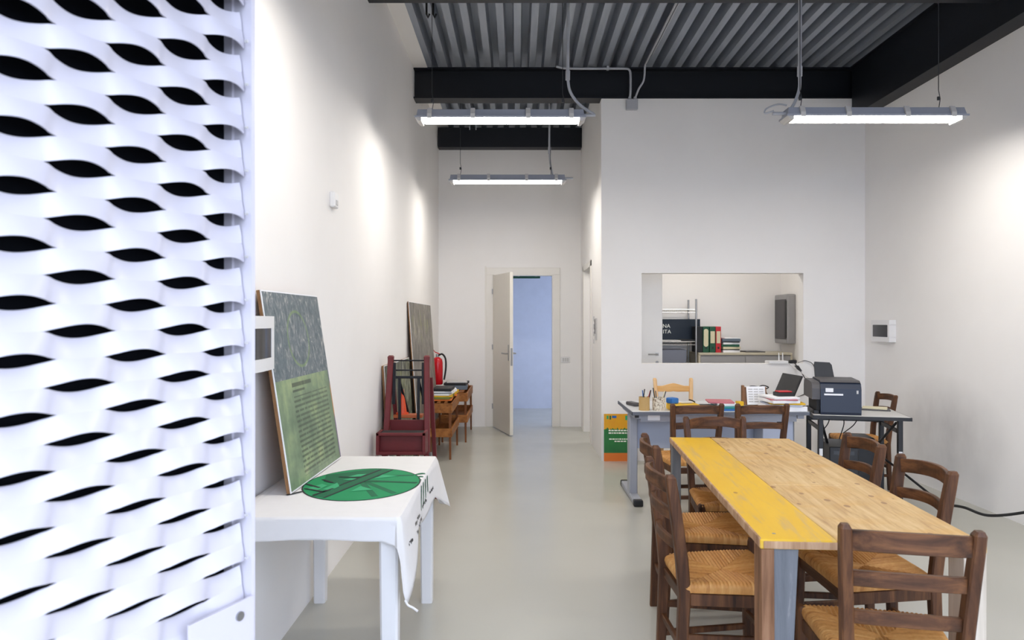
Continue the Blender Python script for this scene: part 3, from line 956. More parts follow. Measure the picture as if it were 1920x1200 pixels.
for (x, y, nx_, ny_, dr, fl) in per:
    rr = []
    rr.append(Vector((x - nx_ * 0.016, y - ny_ * 0.016, CZ)))
    rr.append(Vector((x - nx_ * 0.005, y - ny_ * 0.005, CZ - 0.001)))
    for k in range(1, ND_ + 1):
        d = dr * k / ND_
        if fl is None:
            rr.append(Vector((right_x(y, d) , y, CZ - d)))
        else:
            rr.append(Vector((x + nx_ * fl * (k / ND_) , y + ny_ * fl * (k / ND_), CZ - d)))
    rows.append(rr)
vs = [[m.bm.verts.new(p) for p in rr] for rr in rows]
for a, b in zip(vs, vs[1:]):
    for i in range(len(a) - 1):
        m.bm.faces.new((a[i], a[i + 1], b[i + 1], b[i]))
m.bm.faces.new([v[0] for v in vs])
sh = m.build('cloth_sheet', 'white_cloth', cl, True)
so = sh.modifiers.new('thickness', 'SOLIDIFY'); so.thickness = 0.0015; so.offset = 1
MB().tube(smooth_path([(-0.40, 2.435, 0.45), (-0.388, 2.425, 0.437), (-0.37, 2.42, 0.43), (-0.352, 2.41, 0.422)], 4), 0.004).build('tie_cord', 'white_cloth', cl, True)

# emblem printed on the cloth: flat patches lying on the table top
EZ = CZ + 0.0022
def em(u, v):   # emblem drawing units -> table plane
    return (-0.672 + u, 2.965 + v)
def patch(pts, lvl, name, mat):
    m = MB()
    m.prism([(*em(u, v), EZ + lvl * 0.0004) for u, v in pts], (0, 0, 0.0003))
    return m.build(name, mat, cl)
def circ(r, n=48, a0=0, a1=360):
    return [(r * 0.93 * math.cos(R(a0 + (a1 - a0) * k / n)), r * 1.1 * math.sin(R(a0 + (a1 - a0) * k / n))) for k in range(n)]
def bar(p, q, w, lvl, name, mat):
    p, q = Vector(p), Vector(q); d = (q - p).normalized(); o = Vector((-d.y, d.x)) * w / 2
    return patch([tuple(p - o), tuple(q - o), tuple(q + o), tuple(p + o)], lvl, name, mat)
patch(circ(0.268), 0, 'emblem_outline', 'ink')
patch(circ(0.261), 1, 'emblem_disc', 'print_green')
patch([(-0.02, 0.27), (-0.20, 0.155), (-0.175, 0.02), (-0.10, -0.02), (-0.02, 0.06), (0.06, 0.27)], 2, 'emblem_field', 'print_dark_green')
bar((-0.125, -0.235), (0.055, 0.255), 0.055, 3, 'emblem_band', 'print_dark_green')
bar((-0.152, -0.215), (0.028, 0.265), 0.012, 4, 'emblem_line', 'ink')
bar((-0.098, -0.25), (0.083, 0.262), 0.010, 4, 'emblem_line', 'ink')
for a, b in (((0.01, 0.02), (0.17, -0.175)), ((0.0, 0.05), (0.235, 0.0)), ((0.03, 0.13), (0.20, 0.15)), ((0.0, 0.0), (0.10, -0.225))):
    bar(a, b, 0.026, 2, 'emblem_ray', 'print_dark_green')
bar((0.0, 0.02), (0.235, 0.01), 0.005, 4, 'emblem_line', 'ink')
patch([(0.035, 0.075), (0.055, 0.15), (0.13, 0.13)], 5, 'emblem_leaf', 'print_light_green')
patch([(-0.015, -0.15), (0.005, -0.06), (0.07, -0.12)], 5, 'emblem_leaf', 'print_light_green')
patch([(-0.14, -0.12), (-0.11, 0.0), (-0.085, -0.06), (-0.10, -0.13)], 5, 'emblem_leaf', 'print_light_green')
patch([(-0.10, 0.10), (-0.06, 0.16), (-0.02, 0.17), (-0.035, 0.12)], 5, 'emblem_leaf', 'print_light_green')
patch([(-0.10, 0.055), (-0.07, 0.085), (-0.045, 0.075), (-0.06, 0.045)], 5, 'emblem_leaf', 'print_light_green')
patch([(-0.21, -0.10), (-0.17, -0.02), (-0.14, -0.05), (-0.16, -0.14)], 5, 'emblem_leaf', 'print_light_green')
for a, b in (((-0.24, -0.02), (-0.16, -0.09)), ((-0.19, 0.06), (-0.13, 0.0)), ((-0.22, -0.10), (-0.12, -0.16)), ((-0.13, 0.11), (-0.03, 0.10)), ((-0.15, -0.21), (-0.10, -0.10)), ((-0.215, -0.15), (-0.26, -0.21))):
    bar(a, b, 0.013, 6, 'emblem_line', 'ink')
# brush marks by the edge and the illegible lettering on the hanging side
for k in range(4):
    y0 = 2.93 + 0.062 * k
    pts = []
    for q in range(9):
        a = q / 8
        pts.append((TX1 - 0.052 + 0.052 * a, y0 + 0.035 * math.sin(a * PI * 0.6)))
    m = MB()
    m.rings([[Vector((x, y - 0.012 * (0.3 + math.sin(PI * (i + .5) / 9)), EZ + 0.0005)), Vector((x, y + 0.012 * (0.3 + math.sin(PI * (i + .5) / 9)), EZ + 0.0005))] for i, (x, y) in enumerate(pts)], cap=False, closed=False)
    m.build('brush_mark', 'print_dark_green', cl)
    m = MB()
    m.rings([[Vector((right_x(y0 + 0.03, d) + 0.004, y0 + 0.02 - 0.9 * d * (0.35), CZ - d)), Vector((right_x(y0 + 0.03, d) + 0.004, y0 + 0.042 - 0.9 * d * 0.35 - d * 0.12, CZ - d))] for d in (0.006, 0.02, 0.04, 0.06, 0.075 + 0.01 * (3 - k))], cap=False, closed=False)
    m.build('brush_mark', 'print_dark_green', cl)
random.seed(3)
def side_mark(y, d, w, h):
    m = MB()
    m.rings([[Vector((right_x(y + q, d) + 0.0035, y + q, CZ - d)), Vector((right_x(y + q, d + h) + 0.0035, y + q + 0.004, CZ - d - h))] for q in (0, w / 2, w)], cap=False, closed=False)
    return m.build('cloth_lettering', 'ink', cl)
for (ya, yb, d0) in ((2.52, 2.60, 0.115), (2.70, 2.86, 0.095), (2.96, 3.06, 0.09), (3.16, 3.26, 0.085), (2.72, 2.76, 0.135), (2.80, 2.92, 0.13)):
    y = ya
    while y < yb:
        w = random.uniform(0.006, 0.014)
        side_mark(y, d0 + random.uniform(-0.004, 0.004), w, random.uniform(0.006, 0.016))
        y += w + random.uniform(0.004, 0.009)

# ------------------------------------------------------------------ leaning boards
def leaning_board(label, p0, p1, top0, top1, mat, th=0.016, name='display_board', cat='board', bow=0.0):
    """p0,p1 bottom corners (near, far); top0,top1 top corners; print faces +x"""
    p0, p1, top0, top1 = map(Vector, (p0, p1, top0, top1))
    X = (p1 - p0); Wd = X.length; X.normalize()
    Zv = ((top0 + top1) / 2 - (p0 + p1) / 2)
    Z_ = (Zv - X * Zv.dot(X)); H = Zv.length; Z_.normalize()
    Y_ = Z_.cross(X)
    t = bpy.data.objects.new(name, None); COL.objects.link(t)
    mt = Matrix((X, Y_, Z_)).transposed().to_4x4(); mt.translation = p0
    t.matrix_world = mt
    tag(t, label, cat)
    box((0, 0.001, 0), (Wd, th, H), 0.002).build('backing', 'board_edge', t)
    box((0.0, -0.003, 0.0), (Wd, 0.001, H)).build('white_border', 'paper', t)
    box((0.007, -0.0045, 0.006), (Wd - 0.003, -0.003, H - 0.006)).build('printed_face', mat, t)
    return t
leaning_board('large green-grey information board with text leaning on the wall above the cloth', (-0.918, 2.762, CZ + 0.007), (-0.905, 3.492, CZ + 0.007), (-1.046, 2.80, 1.572), (-1.025, 3.53, 1.572), 'information_print')
leaning_board('tall grey-brown forest panel leaning behind the red stepladder', (-0.935, 6.60, 0.004), (-0.935, 8.22, 0.004), (-1.052, 6.60, 1.63), (-1.052, 8.22, 1.63), 'brown_forest_print', 0.012)
leaning_board('wide dark green forest panel leaning low behind the red stepladder', (-0.99, 5.36, 0.004), (-0.985, 6.56, 0.004), (-1.046, 5.36, 1.09), (-1.046, 6.56, 1.09), 'dark_forest_print', 0.018)

# ------------------------------------------------------------------ red stepladder
t = thing('stepladder', 'dark red wooden stepladder with black iron fittings by the left wall', 'stepladder', (-0.842, 5.06, 0))
for s in (-1, 1):
    m = MB().sweep([(s * 0.165, 0.02, 0), (s * 0.158, 0.12, 0.5), (s * 0.14, 0.24, 1.13), (s * 0.14, 0.245, 1.165), (s * 0.14, 0.247, 1.175)], (1, 0, 0), (0, 1, 0), [0.042, 0.042, 0.042, 0.046, 0.03], [0.055, 0.055, 0.05, 0.055, 0.03], 0.3)
    st = m.build('stile', 'red_paint', t)
    MB().sweep([((0.188 if s > 0 else -0.10), 0.5, 0), ((0.165 if s > 0 else -0.13), 0.28, 1.0)], (1, 0, 0), (0, 1, 0), 0.03, 0.045, 0.2).build('rear_leg', 'red_paint', t)
    MB().sweep([(s * 0.115, 0.225, 0.80), (s * 0.112, 0.245, 1.12)], (1, 0, 0), (0, 1, 0), 0.022, 0.03, 0.2).build('iron_plate', 'black_steel', t)
    MB().sweep([(s * 0.075, 0.25, 1.0), (s * 0.07 , 0.24, 0.52)], (1, 0, 0), (0, 1, 0), 0.022, 0.012, 0.2).build('iron_strut', 'black_steel', t)
    MB().sweep([(s * 0.075 - 0.002, 0.26, 0.98), (s * 0.075 + 0.055, 0.36, 0.70)], (1, 0, 0), (0, 1, 0), 0.018, 0.012, 0.2).build('iron_strut', 'black_steel', t)
for z_, r_2 in ((1.135, 0.006), (1.06, 0.006)):
    MB().tube([(-0.14, 0.245, z_), (0.14, 0.245, z_)], r_2).build('iron_rod', 'black_steel', t)
MB().sweep([(-0.125, 0.25, 1.005), (0.125, 0.25, 1.005)], (0, 1, 0), (0, 0, 1), 0.02, 0.02, 0.2).build('iron_bar', 'black_steel', t)
box((-0.125, 0.26, 0.685), (0.10, 0.36, 0.71), 0.004).build('step', 'worn_orange', t, label='worn orange-edged step')
box((-0.14, 0.20, 0.50), (0.14, 0.22, 0.68), 0.003).build('riser', 'red_paint', t)
def step_box(y0, y1, z0, z1, nm):
    m = MB()
    w_ = 0.178
    m.box((-w_, y0, z1 - 0.022), (w_, y0 + 0.02, z1), 0.003)
    m.box((-w_, y0 + 0.005, z0), (w_, y0 + 0.03, z0 + 0.025), 0.003)
    m.box((-w_, y0, z0), (-w_ + 0.022, y1, z1), 0.003).box((w_ - 0.022, y0, z0), (w_, y1, z1), 0.003)
    m.box((-w_ + 0.02, y0 + 0.05, z0), (w_ - 0.02, y0 + 0.065, z1 - 0.01))
    o = m.build(nm, 'red_paint', t)
    box((-w_ + 0.024, y0 + 0.02, z1 - 0.016), (w_ - 0.024, y1, z1 - 0.006)).build('tread_mat', 'black_rubber', o)
step_box(-0.14, 0.02, 0.475, 0.635, 'step_case')
step_box(-0.28, -0.12, 0.24, 0.42, 'step_case')
box((-0.178, -0.30, 0.41), (0.178, -0.14, 0.432), 0.004).build('tread', 'red_paint', t)
for s in (-1, 1):
    MB().sweep([(s * 0.182, -0.27, 0), (s * 0.182, -0.1, 0.46)], (1, 0, 0), (0, 1, 0), 0.022, 0.05, 0.15).build('front_leg', 'red_paint', t)
MB().tube([(0.20, -0.03, 0.47), (0.215, -0.08, 0.42), (0.215, -0.12, 0.36)], 0.012).build('iron_hinge', 'steel', t, True)
m = MB().lathe([(0.001, 0.20), (0.012, 0.19), (0.035, 0.012), (0.05, 0.012), (0.05, 0.0), (0.0, 0.0)], (0, 0, 0), 20)
tag(m.build('traffic_cone', 'cone_orange', None, True, loc=(-0.905, 5.37, 0.7105)), 'small orange cone standing on the stepladder step', 'cone')

# ------------------------------------------------------------------ fire extinguisher
t = thing('fire_extinguisher', 'red fire extinguisher with black hose hung on the left wall', 'extinguisher', (-0.985, 8.42, 0.655))
MB().lathe([(0.0, 0.0), (0.058, 0.0), (0.066, 0.012), (0.066, 0.27), (0.058, 0.31), (0.03, 0.335), (0.018, 0.34), (0.0, 0.34)], (0, 0, 0), 24).build('cylinder', 'extinguisher_red', t, True)
MB().lathe([(0.0, 0.335), (0.02, 0.335), (0.02, 0.375), (0.0, 0.375)], (0, 0, 0), 16).build('valve', 'steel', t, True)
MB().sweep([(0.03, 0, 0.375), (-0.03, 0, 0.40), (-0.07, 0, 0.45)], (0, 1, 0), (0, 0, 1), 0.02, 0.012).build('lever', 'extinguisher_red', t)
MB().tube(smooth_path([(0.015, -0.01, 0.36), (0.06, -0.02, 0.375), (0.10, -0.02, 0.32), (0.105, -0.02, 0.2), (0.085, -0.03, 0.06)], 6), [0.011] * 25, 8).build('hose', 'black_rubber', t, True)
box((-0.085, -0.03, 0.18), (-0.06, 0.03, 0.22)).build('wall_bracket', 'black_steel', t)

# ------------------------------------------------------------------ wooden tray stands and the papers on them
def tray_stand(label, X0, X1, Y0, Y1):
    t = thing('tray_stand', label, 'stand', ((X0 + X1) / 2, (Y0 + Y1) / 2, 0), 0, 'wooden tray stands')
    a, b = (X1 - X0) / 2, (Y1 - Y0) / 2
    for sx in (-1, 1):
        for sy in (-1, 1):
            MB().sweep([(sx * (a - 0.012), sy * (b - 0.014), 0), (sx * (a - 0.017), sy * (b - 0.02), 0.58)], (1, 0, 0), (0, 1, 0), [0.02, 0.03], [0.022, 0.032], 0.2).build('leg', 'stand_leg', t)
    for z0, z1 in ((0.485, 0.585), (0.235, 0.325)):
        for sx in (-1, 1):
            box((sx * a - 0.009, -b, z0), (sx * a + 0.009, b, z1), 0.002).build('side_board', 'stand_wood', t)
        for sy in (-1, 1):
            box((-a + 0.009, sy * b - 0.009, z0), (a - 0.009, sy * b + 0.009, z1), 0.002).build('end_board', 'stand_wood', t)
        box((-a + 0.009, -b + 0.009, z0 + 0.004), (a - 0.009, b - 0.009, z0 + 0.014)).build('tray_bottom', 'stand_wood', t)
    for k in range(3):
        x0 = -a + 0.004 + k * (2 * a / 3)
        box((x0, -b + 0.002, 0.587), (x0 + 2 * a / 3 - 0.045, b - 0.002, 0.60), 0.002).build('top_slat', 'stand_wood', t)
    return t
tray_stand('brown wooden two-tray stand beside the stepladder carrying a paper pile', -0.915, -0.685, 7.08, 7.92)
tray_stand('brown wooden two-tray stand in the corner behind the other stand', -0.90, -0.60, 8.08, 9.05)
def sheet(name, label, cat, mat, cx, cy, z, w, l, h, rz, group=None, bev=0.002):
    o = box((-w / 2, -l / 2, 0), (w / 2, l / 2, h), bev).build(name, mat, None, loc=(cx, cy, z), rz=R(rz))
    return tag(o, label, cat, group)
z = 0.601
for mat, lab, w, l, h, rz, dx in (('orange_card', 'orange folder at the bottom of the pile on the near tray stand', .21, .34, .018, 2, 0),
                              ('olive_card', 'olive green folder in the pile on the near tray stand', .22, .36, .022, -3, -.02),
                              ('yellow_card', 'yellow folder in the pile on the near tray stand', .215, .33, .014, 5, 0.0),
                              ('paper', 'white paper bundle in the pile on the near tray stand', .22, .33, .02, -6, -.015),
                              ('slate_card', 'blue-grey folder in the pile on the near tray stand', .21, .31, .008, 4, -.01),
                              ('paper', 'topmost white sheets of the pile under the black binder', .21, .32, .014, 9, -.005),
                              ('black_card', 'black binder topping the pile on the near tray stand', .2, .32, .03, -2, .02)):
    sheet('folder', lab, 'folder', mat, -0.80 + dx * .5, 7.32, z, w, l, h, rz, 'papers on the tray stands'); z += h + 0.0005
z = 0.601
for mat, lab, w, l, h, rz in (('orange_card', 'orange folder on the slats beside the black binder pile', .2, .28, .02, 8), ('yellow_card', 'yellow envelope on the orange folder of the near tray stand', .22, .26, .03, -4), ('paper', 'white leaflets on the yellow envelope of the near tray stand', .18, .26, .03, 12)):
    sheet('folder', lab, 'folder', mat, -0.79, 7.74, z, w, l, h, rz, 'papers on the tray stands'); z += h + 0.0005
z = 0.601
for mat, lab, w, l, h, rz in (('slate_card', 'blue-grey folder stack on the corner tray stand', .27, .4, .05, 3), ('black_card', 'flat black case on the corner tray stand', .27, .36, .03, -3), ('light_grey', 'pale grey magazine on top of the corner tray stand', .25, .33, .012, 7)):
    sheet('folder', lab, 'folder', mat, -0.755, 8.5, z, w, l, h, rz, 'papers on the tray stands'); z += h + 0.0005

# ------------------------------------------------------------------ notice against the partition
t = thing('notice_panel', 'green, yellow and orange notice standing on the floor against the partition', 'notice', (0.885, YP - 0.035, 0.0))
box((0, 0, 0), (0.34, 0.012, 0.49)).build('backing', 'paper', t)
box((0.002, -0.002, 0.002), (0.338, 0.0, 0.488)).build('printed_face', 'notice_print', t)
random.seed(11)
def words(x0, x1, zc, h):
    x = x0
    while x < x1:
        w = random.uniform(0.012, 0.034)
        box((x, -0.003, zc - h / 2), (min(x + w, x1), -0.002, zc + h / 2)).build('print_word', 'print_white', t)
        x += w + 0.006
words(0.05, 0.30, 0.318, 0.013); words(0.05, 0.30, 0.292, 0.014); words(0.055, 0.29, 0.230, 0.012); words(0.11, 0.235, 0.207, 0.012)
box((0.085, -0.003, 0.445), (0.13, -0.002, 0.47)).build('print_flag', 'blue_card', t)
box((0.03, -0.003, 0.435), (0.05, -0.002, 0.47)).build('print_emblem', 'print_light_green', t)
box((0.06, -0.003, 0.43), (0.075, -0.002, 0.47)).build('print_emblem', 'print_dark_green', t)
box((0.22, -0.003, 0.425), (0.26, -0.002, 0.47)).build('print_emblem', 'print_light_green', t)

# ------------------------------------------------------------------ grey office desk
DZT = 0.74
t = thing('office_desk', 'grey office desk with light worktop below the hatch', 'desk', (1.575, 5.64, 0))
box((-0.685, -0.36, DZT - 0.024), (0.685, 0.36, DZT), 0.004).build('worktop', 'desk_top', t)
for a, b in (((-0.69, -0.366), (0.69, -0.36)), ((-0.69, 0.36), (0.69, 0.366)), ((-0.691, -0.366), (-0.685, 0.366)), ((0.685, -0.366), (0.691, 0.366))):
    box((a[0], a[1], DZT - 0.027), (b[0], b[1], DZT - 0.001)).build('edge_band', 'desk_edge', t)
for s in (-1, 1):
    l = box((s * 0.635 - 0.032, -0.12, 0.04), (s * 0.635 + 0.032, 0.0, DZT - 0.06), 0.006).build('leg_column', 'desk_grey', t)
    m = MB().sweep([(s * 0.635, -0.34, 0.022), (s * 0.635, -0.31, 0.028), (s * 0.635, 0.31, 0.028), (s * 0.635, 0.34, 0.022)], (1, 0, 0), (0, 0, 1), [0.05, 0.07, 0.07, 0.05], [0.04, 0.044, 0.044, 0.04], 0.3)
    m.build('foot', 'desk_grey', t)
    for sy in (-1, 1):
        box((s * 0.635 - 0.037, sy * 0.325 - 0.03, 0.0), (s * 0.635 + 0.037, sy * 0.325 + 0.03, 0.052), 0.012, seg=2).build('foot_cap', 'black_plastic', t)
    box((s * 0.635 - 0.025, -0.32, DZT - 0.06), (s * 0.635 + 0.025, 0.3, DZT - 0.025)).build('bracket', 'desk_grey', t)
box((-0.61, -0.30, DZT - 0.085), (0.61, -0.27, DZT - 0.025)).build('front_beam', 'desk_grey', t)
box((-0.60, -0.05, 0.40), (0.60, -0.03, DZT - 0.03), 0.002).build('modesty_panel', 'desk_panel', t)
box((0.36, -0.26, 0.34), (0.60, -0.06, DZT - 0.03), 0.004).build('cable_case', 'desk_panel', t)
sk = box((0.47, -0.268, DZT - 0.13), (0.55, -0.26, DZT - 0.085)).build('socket', 'black_plastic', t)
box((0.495, -0.270, DZT - 0.115), (0.515, -0.268, DZT - 0.10)).build('socket_switch', 'red_card', sk)
box((-0.555, -0.304, DZT - 0.075), (-0.46, -0.30, DZT - 0.03)).build('inventory_label', 'paper', t)
box((-0.66, -0.335, DZT - 0.05), (-0.63, -0.31, DZT - 0.026)).build('end_clip', 'black_plastic', t)

# pots and pens on the desk
def pot(label, mat, x, y, r, h):
    m = MB().lathe([(0.0, 0.0), (r, 0.0), (r, h), (r - 0.004, h), (r - 0.004, 0.008), (0.0, 0.008)], (0, 0, 0), 28)
    return tag(m.build('pen_pot', mat, None, True, loc=(x, y, DZT)), label, 'pen pot', 'pen pots')
pot('woven straw pen pot on the grey desk', 'woven', 1.0, 5.38, 0.042, 0.105)
pot('pale floral pen pot on the grey desk', 'floral', 1.115, 5.38, 0.05, 0.10)
pens = (('black_card', 0.985, 5.375, 0.02, 0.012, 0.165), ('blue_card', 1.0, 5.39, -0.012, 0.0, 0.155), ('print_white', 1.01, 5.37, 0.0, -0.015, 0.15), ('red_card', 1.02, 5.385, 0.03, 0.005, 0.15), ('black_card', 1.028, 5.37, 0.02, -0.01, 0.16),
        ('black_card', 1.09, 5.38, -0.02, 0.0, 0.175), ('grey_plastic', 1.105, 5.39, -0.012, 0.01, 0.15), ('cream', 1.13, 5.375, 0.03, 0.0, 0.15), ('grey_plastic', 1.14, 5.39, 0.035, 0.01, 0.145))
nm = {'black_card': 'black', 'blue_card': 'blue', 'print_white': 'white', 'red_card': 'red', 'grey_plastic': 'grey', 'cream': 'cream'}
cnt = {}
for mat, x, y, dx, dy, L in pens:
    where = 'woven' if x < 1.06 else 'floral'
    k = (mat, where); cnt[k] = cnt.get(k, 0) + 1
    m = MB().tube([(x, y, DZT + 0.010), (x + dx * 0.3, y + dy * 0.3, DZT + L * 0.5), (x + dx, y + dy, DZT + L)], [0.0035, 0.0042, 0.0042], 8)
    lab = '%s pen sticking out of the %s pen pot' % (nm[mat], where)
    if cnt[k] == 2:
        lab = 'second %s pen in the %s pen pot, leaning outward' % (nm[mat], where)
    tag(m.build('pen', mat, None, True), lab, 'pen', 'pens in the pots')
def item(name, label, cat, mat, lo, hi, rz=0, bev=0.003, rot=None, group=None):
    c = [(a + b) / 2 for a, b in zip(lo, hi)]
    h = [(b - a) / 2 for a, b in zip(lo, hi)]
    o = box((-h[0], -h[1], 0), (h[0], h[1], 2 * h[2]), bev, seg=2).build(name, mat, None, loc=(c[0], c[1], lo[2]), rz=R(rz))
    return tag(o, label, cat, group)
item('stapler', 'flat dark stapler behind the woven pen pot', 'stapler', 'grey_plastic', (0.93, 5.60, DZT), (0.99, 5.74, DZT + 0.03), 20, 0.01)
item('tape_roll_box', 'yellow card box lying on the grey desk behind a chair rail', 'box', 'yellow_card', (1.20, 5.32, DZT + 0.0005), (1.43, 5.50, DZT + 0.045), 2)
item('sponge_bag', 'bright blue pouch lying on the yellow card box', 'pouch', 'blue_card', (1.20, 5.40, DZT + 0.046), (1.27, 5.48, DZT + 0.092), 25, 0.012)
o = thing('scissors', 'black handled scissors lying on the yellow card box', 'scissors', (1.35, 5.42, DZT + 0.0465))
MB().sweep([(-0.05, 0, 0.003), (0.04, 0.01, 0.003)], (0, 1, 0), (0, 0, 1), 0.012, 0.004).build('blade', 'steel', o)
MB().tube([(0.04 + 0.022 * math.cos(a), 0.015 + 0.015 * math.sin(a), 0.008 + 0.02 * abs(math.sin(a / 2))) for a in [k * PI / 6 for k in range(13)]], 0.005, 6).build('grip', 'black_plastic', o, True)
item('black_case', 'small black case between the yellow box and teal folders', 'case', 'black_card', (1.445, 5.33, DZT + 0.0005), (1.54, 5.46, DZT + 0.04), -4, 0.01)
item('folder', 'blue folder lying on the grey desk under the teal one', 'folder', 'blue_card', (1.55, 5.32, DZT + 0.0005), (1.76, 5.56, DZT + 0.014), 6, group='folders on the desk')
item('folder', 'teal folder lying on the blue folder on the grey desk', 'folder', 'teal_card', (1.57, 5.33, DZT + 0.0145), (1.77, 5.58, DZT + 0.03), -5, group='folders on the desk')
item('folder', 'white ring folder on the teal folder', 'folder', 'paper', (1.58, 5.38, DZT + 0.0305), (1.74, 5.58, DZT + 0.048), 3, group='folders on the desk')
item('folder', 'pink folder topping the pile beside the chair back', 'folder', 'pink_card', (1.53, 5.40, DZT + 0.0485), (1.73, 5.60, DZT + 0.062), -8, group='folders on the desk')
item('magazine', 'magazine with a brown picture lying in front of the calendar', 'magazine', 'floral', (1.79, 5.31, DZT + 0.0005), (1.945, 5.47, DZT + 0.012), -3)
# standing calendar on its brown easel
o = thing('desk_calendar', 'white calendar sheet propped on a brown easel on the grey desk', 'calendar', (1.985, 5.66, DZT))
a_ = R(-12)
box((-0.095, 0.03, 0.0), (0.095, 0.045, 0.15), 0.002, rot=(a_, 0, 0)).build('easel_board', 'brown_plank', o)
box((-0.115, 0.02, 0.0), (-0.095, 0.05, 0.165), 0.002).build('easel_post', 'brown_plank', o)
pg = box((-0.078, 0.014, 0.006), (0.078, 0.017, 0.158), rot=(a_, 0, 0)).build('page', 'paper', o)
for r_i in range(6):
    for c_i in range(3):
        box((-0.064 + 0.045 * c_i, 0.0115 + 0.0043 * (r_i - 2.5) * 1.0, 0.03 + 0.02 * r_i), (-0.064 + 0.045 * c_i + 0.036, 0.0125 + 0.0043 * (r_i - 2.5), 0.038 + 0.02 * r_i)).build('print_block', 'light_grey', pg)
# paper pile and device
z = DZT + 0.0005
for mat, lab, w, l, h, rz, dx in (('paper', 'bottom ream of white paper in the pile beside the folding table', .27, .30, .035, 3, 0.01), ('desk_panel', 'pale blue folder in the pile beside the folding table', .24, .3, .012, -4, 0),
                              ('yellow_card', 'yellow envelope sticking out of the paper pile', .26, .24, .012, -9, .03), ('paper', 'white sheets above the yellow envelope in the paper pile', .22, .28, .022, 5, -.02),
                              ('pink_card', 'pink folder near the top of the paper pile', .21, .28, .008, -7, -.01), ('paper', 'topmost white sheets of the pile under the red box', .21, .27, .014, 8, -.02)):
    sheet('paper_stack', lab, 'papers', mat, 2.10 + dx, 5.44, z, w, l, h, rz, 'paper pile on the desk'); z += h + 0.0005
item('yellow_note', 'small yellow note pad beside the calendar', 'note pad', 'yellow_card', (1.81, 5.60, DZT + 0.0005), (1.855, 5.66, DZT + 0.04), 10)
o = thing('hard_drive', 'black box with a red lid on top of the paper pile', 'device', (2.12, 5.44, z), R(4))
box((-0.065, -0.05, 0), (0.065, 0.05, 0.03), 0.006, seg=2).build('casing', 'black_plastic', o)
box((-0.055, -0.04, 0.03), (0.055, 0.04, 0.040), 0.004).build('lid', 'red_card', o)
m = MB().tube(smooth_path([(2.10, 5.97, DZT + 0.006), (2.08, 5.975, 0.83), (2.14, 5.98, 0.875), (2.20, 5.98, 0.86), (2.14, 5.972, 0.84), (2.06, 5.974, 0.85), (2.04, 5.98, 0.87), (2.12, 5.985, 0.86), (2.19, 5.98, 0.80), (2.2, 5.985, DZT + 0.006)], 8), 0.005, 6)
tag(m.build('cable_coil', 'black_rubber', None, True), 'tangled black cable at the back of the desk behind the paper pile', 'cable')
# laptop turned away
o = thing('laptop', 'open black laptop seen from behind beside the printer', 'laptop', (2.232, 5.79, DZT), R(-85))
box((-0.17, -0.13, 0.0), (0.17, 0.0, 0.02), 0.004).build('keyboard_base', 'black_plastic', o)
s_ = box((-0.17, -0.006, 0.0), (0.17, 0.006, 0.25), 0.003).build('screen', 'black_plastic', o)
s_.location = (0, 0.006, 0.018); s_.rotation_euler = (R(-24), 0, 0)
box((-0.16, -0.0075, 0.012), (0.16, -0.006, 0.24)).build('display', 'smoked_window', s_)
box((-0.025, 0.006, 0.20), (0.025, 0.0068, 0.215)).build('badge', 'light_grey', s_)

# router and its leads on the hatch sill
o = thing('router', 'white router with two antennas standing on the hatch sill', 'router', (2.68, YP + 0.02, HZ0))
box((-0.10, -0.055, 0.0), (0.10, 0.075, 0.03), 0.01, seg=2).build('casing', 'white_plastic', o)
for ax_ in (0.045, 0.085):
    MB().tube([(ax_, 0.06, 0.02), (ax_, 0.065, 0.11)], [0.006, 0.005], 8).build('antenna', 'white_plastic', o, True)
m = MB().tube(smooth_path([(2.77, YP - 0.03, 1.018), (2.80, YP - 0.06, 0.98), (2.83, 6.7, 0.9), (2.78, 6.3, 0.82), (2.45, 6.02, 0.76), (2.30, 5.96, DZT + 0.006)], 8), 0.004, 6)
tag(m.build('network_cable', 'light_grey', None, True), 'thin pale cable running down from the router to the desk', 'cable')
o = thing('power_lead', 'black power lead with a plug drooping from the hatch sill', 'cable', (0, 0, 0))
MB().tube(smooth_path([(2.80, YP + 0.03, 1.012), (2.84, YP - 0.02, 1.01), (2.86, YP - 0.06, 0.97), (2.84, 6.75, 0.88), (2.70, 6.3, 0.80), (2.40, 6.0, DZT + 0.006)], 8), 0.005, 6).build('lead', 'black_rubber', o, True)
MB().sweep([(2.85, YP - 0.06, 0.985), (2.858, 6.90, 0.935)], (1, 0, 0), (0, 1, 0), 0.035, 0.03).build('plug', 'black_plastic', o)
o = MB().tube(smooth_path([(2.90, YP + 0.03, 1.008), (2.97, YP - 0.02, 1.03), (3.05, YP - 0.03, 0.95), (3.08, YP - 0.03, 0.6), (3.08, YP - 0.03, 0.03)], 8), 0.004, 6)
tag(o.build('wall_lead', 'grey_plastic', None, True), 'thin grey lead looping from the hatch corner down the partition', 'cable')
o = thing('power_adapter', 'small black adapter on the hatch sill beside the router', 'adapter', (2.86, YP + 0.06, HZ0))
box((-0.035, -0.025, 0), (0.035, 0.025, 0.035), 0.006).build('casing', 'black_plastic', o)
MB().tube([(0.0, -0.02, 0.02), (-0.05, -0.03, 0.01)], 0.004).build('lead', 'black_rubber', o)

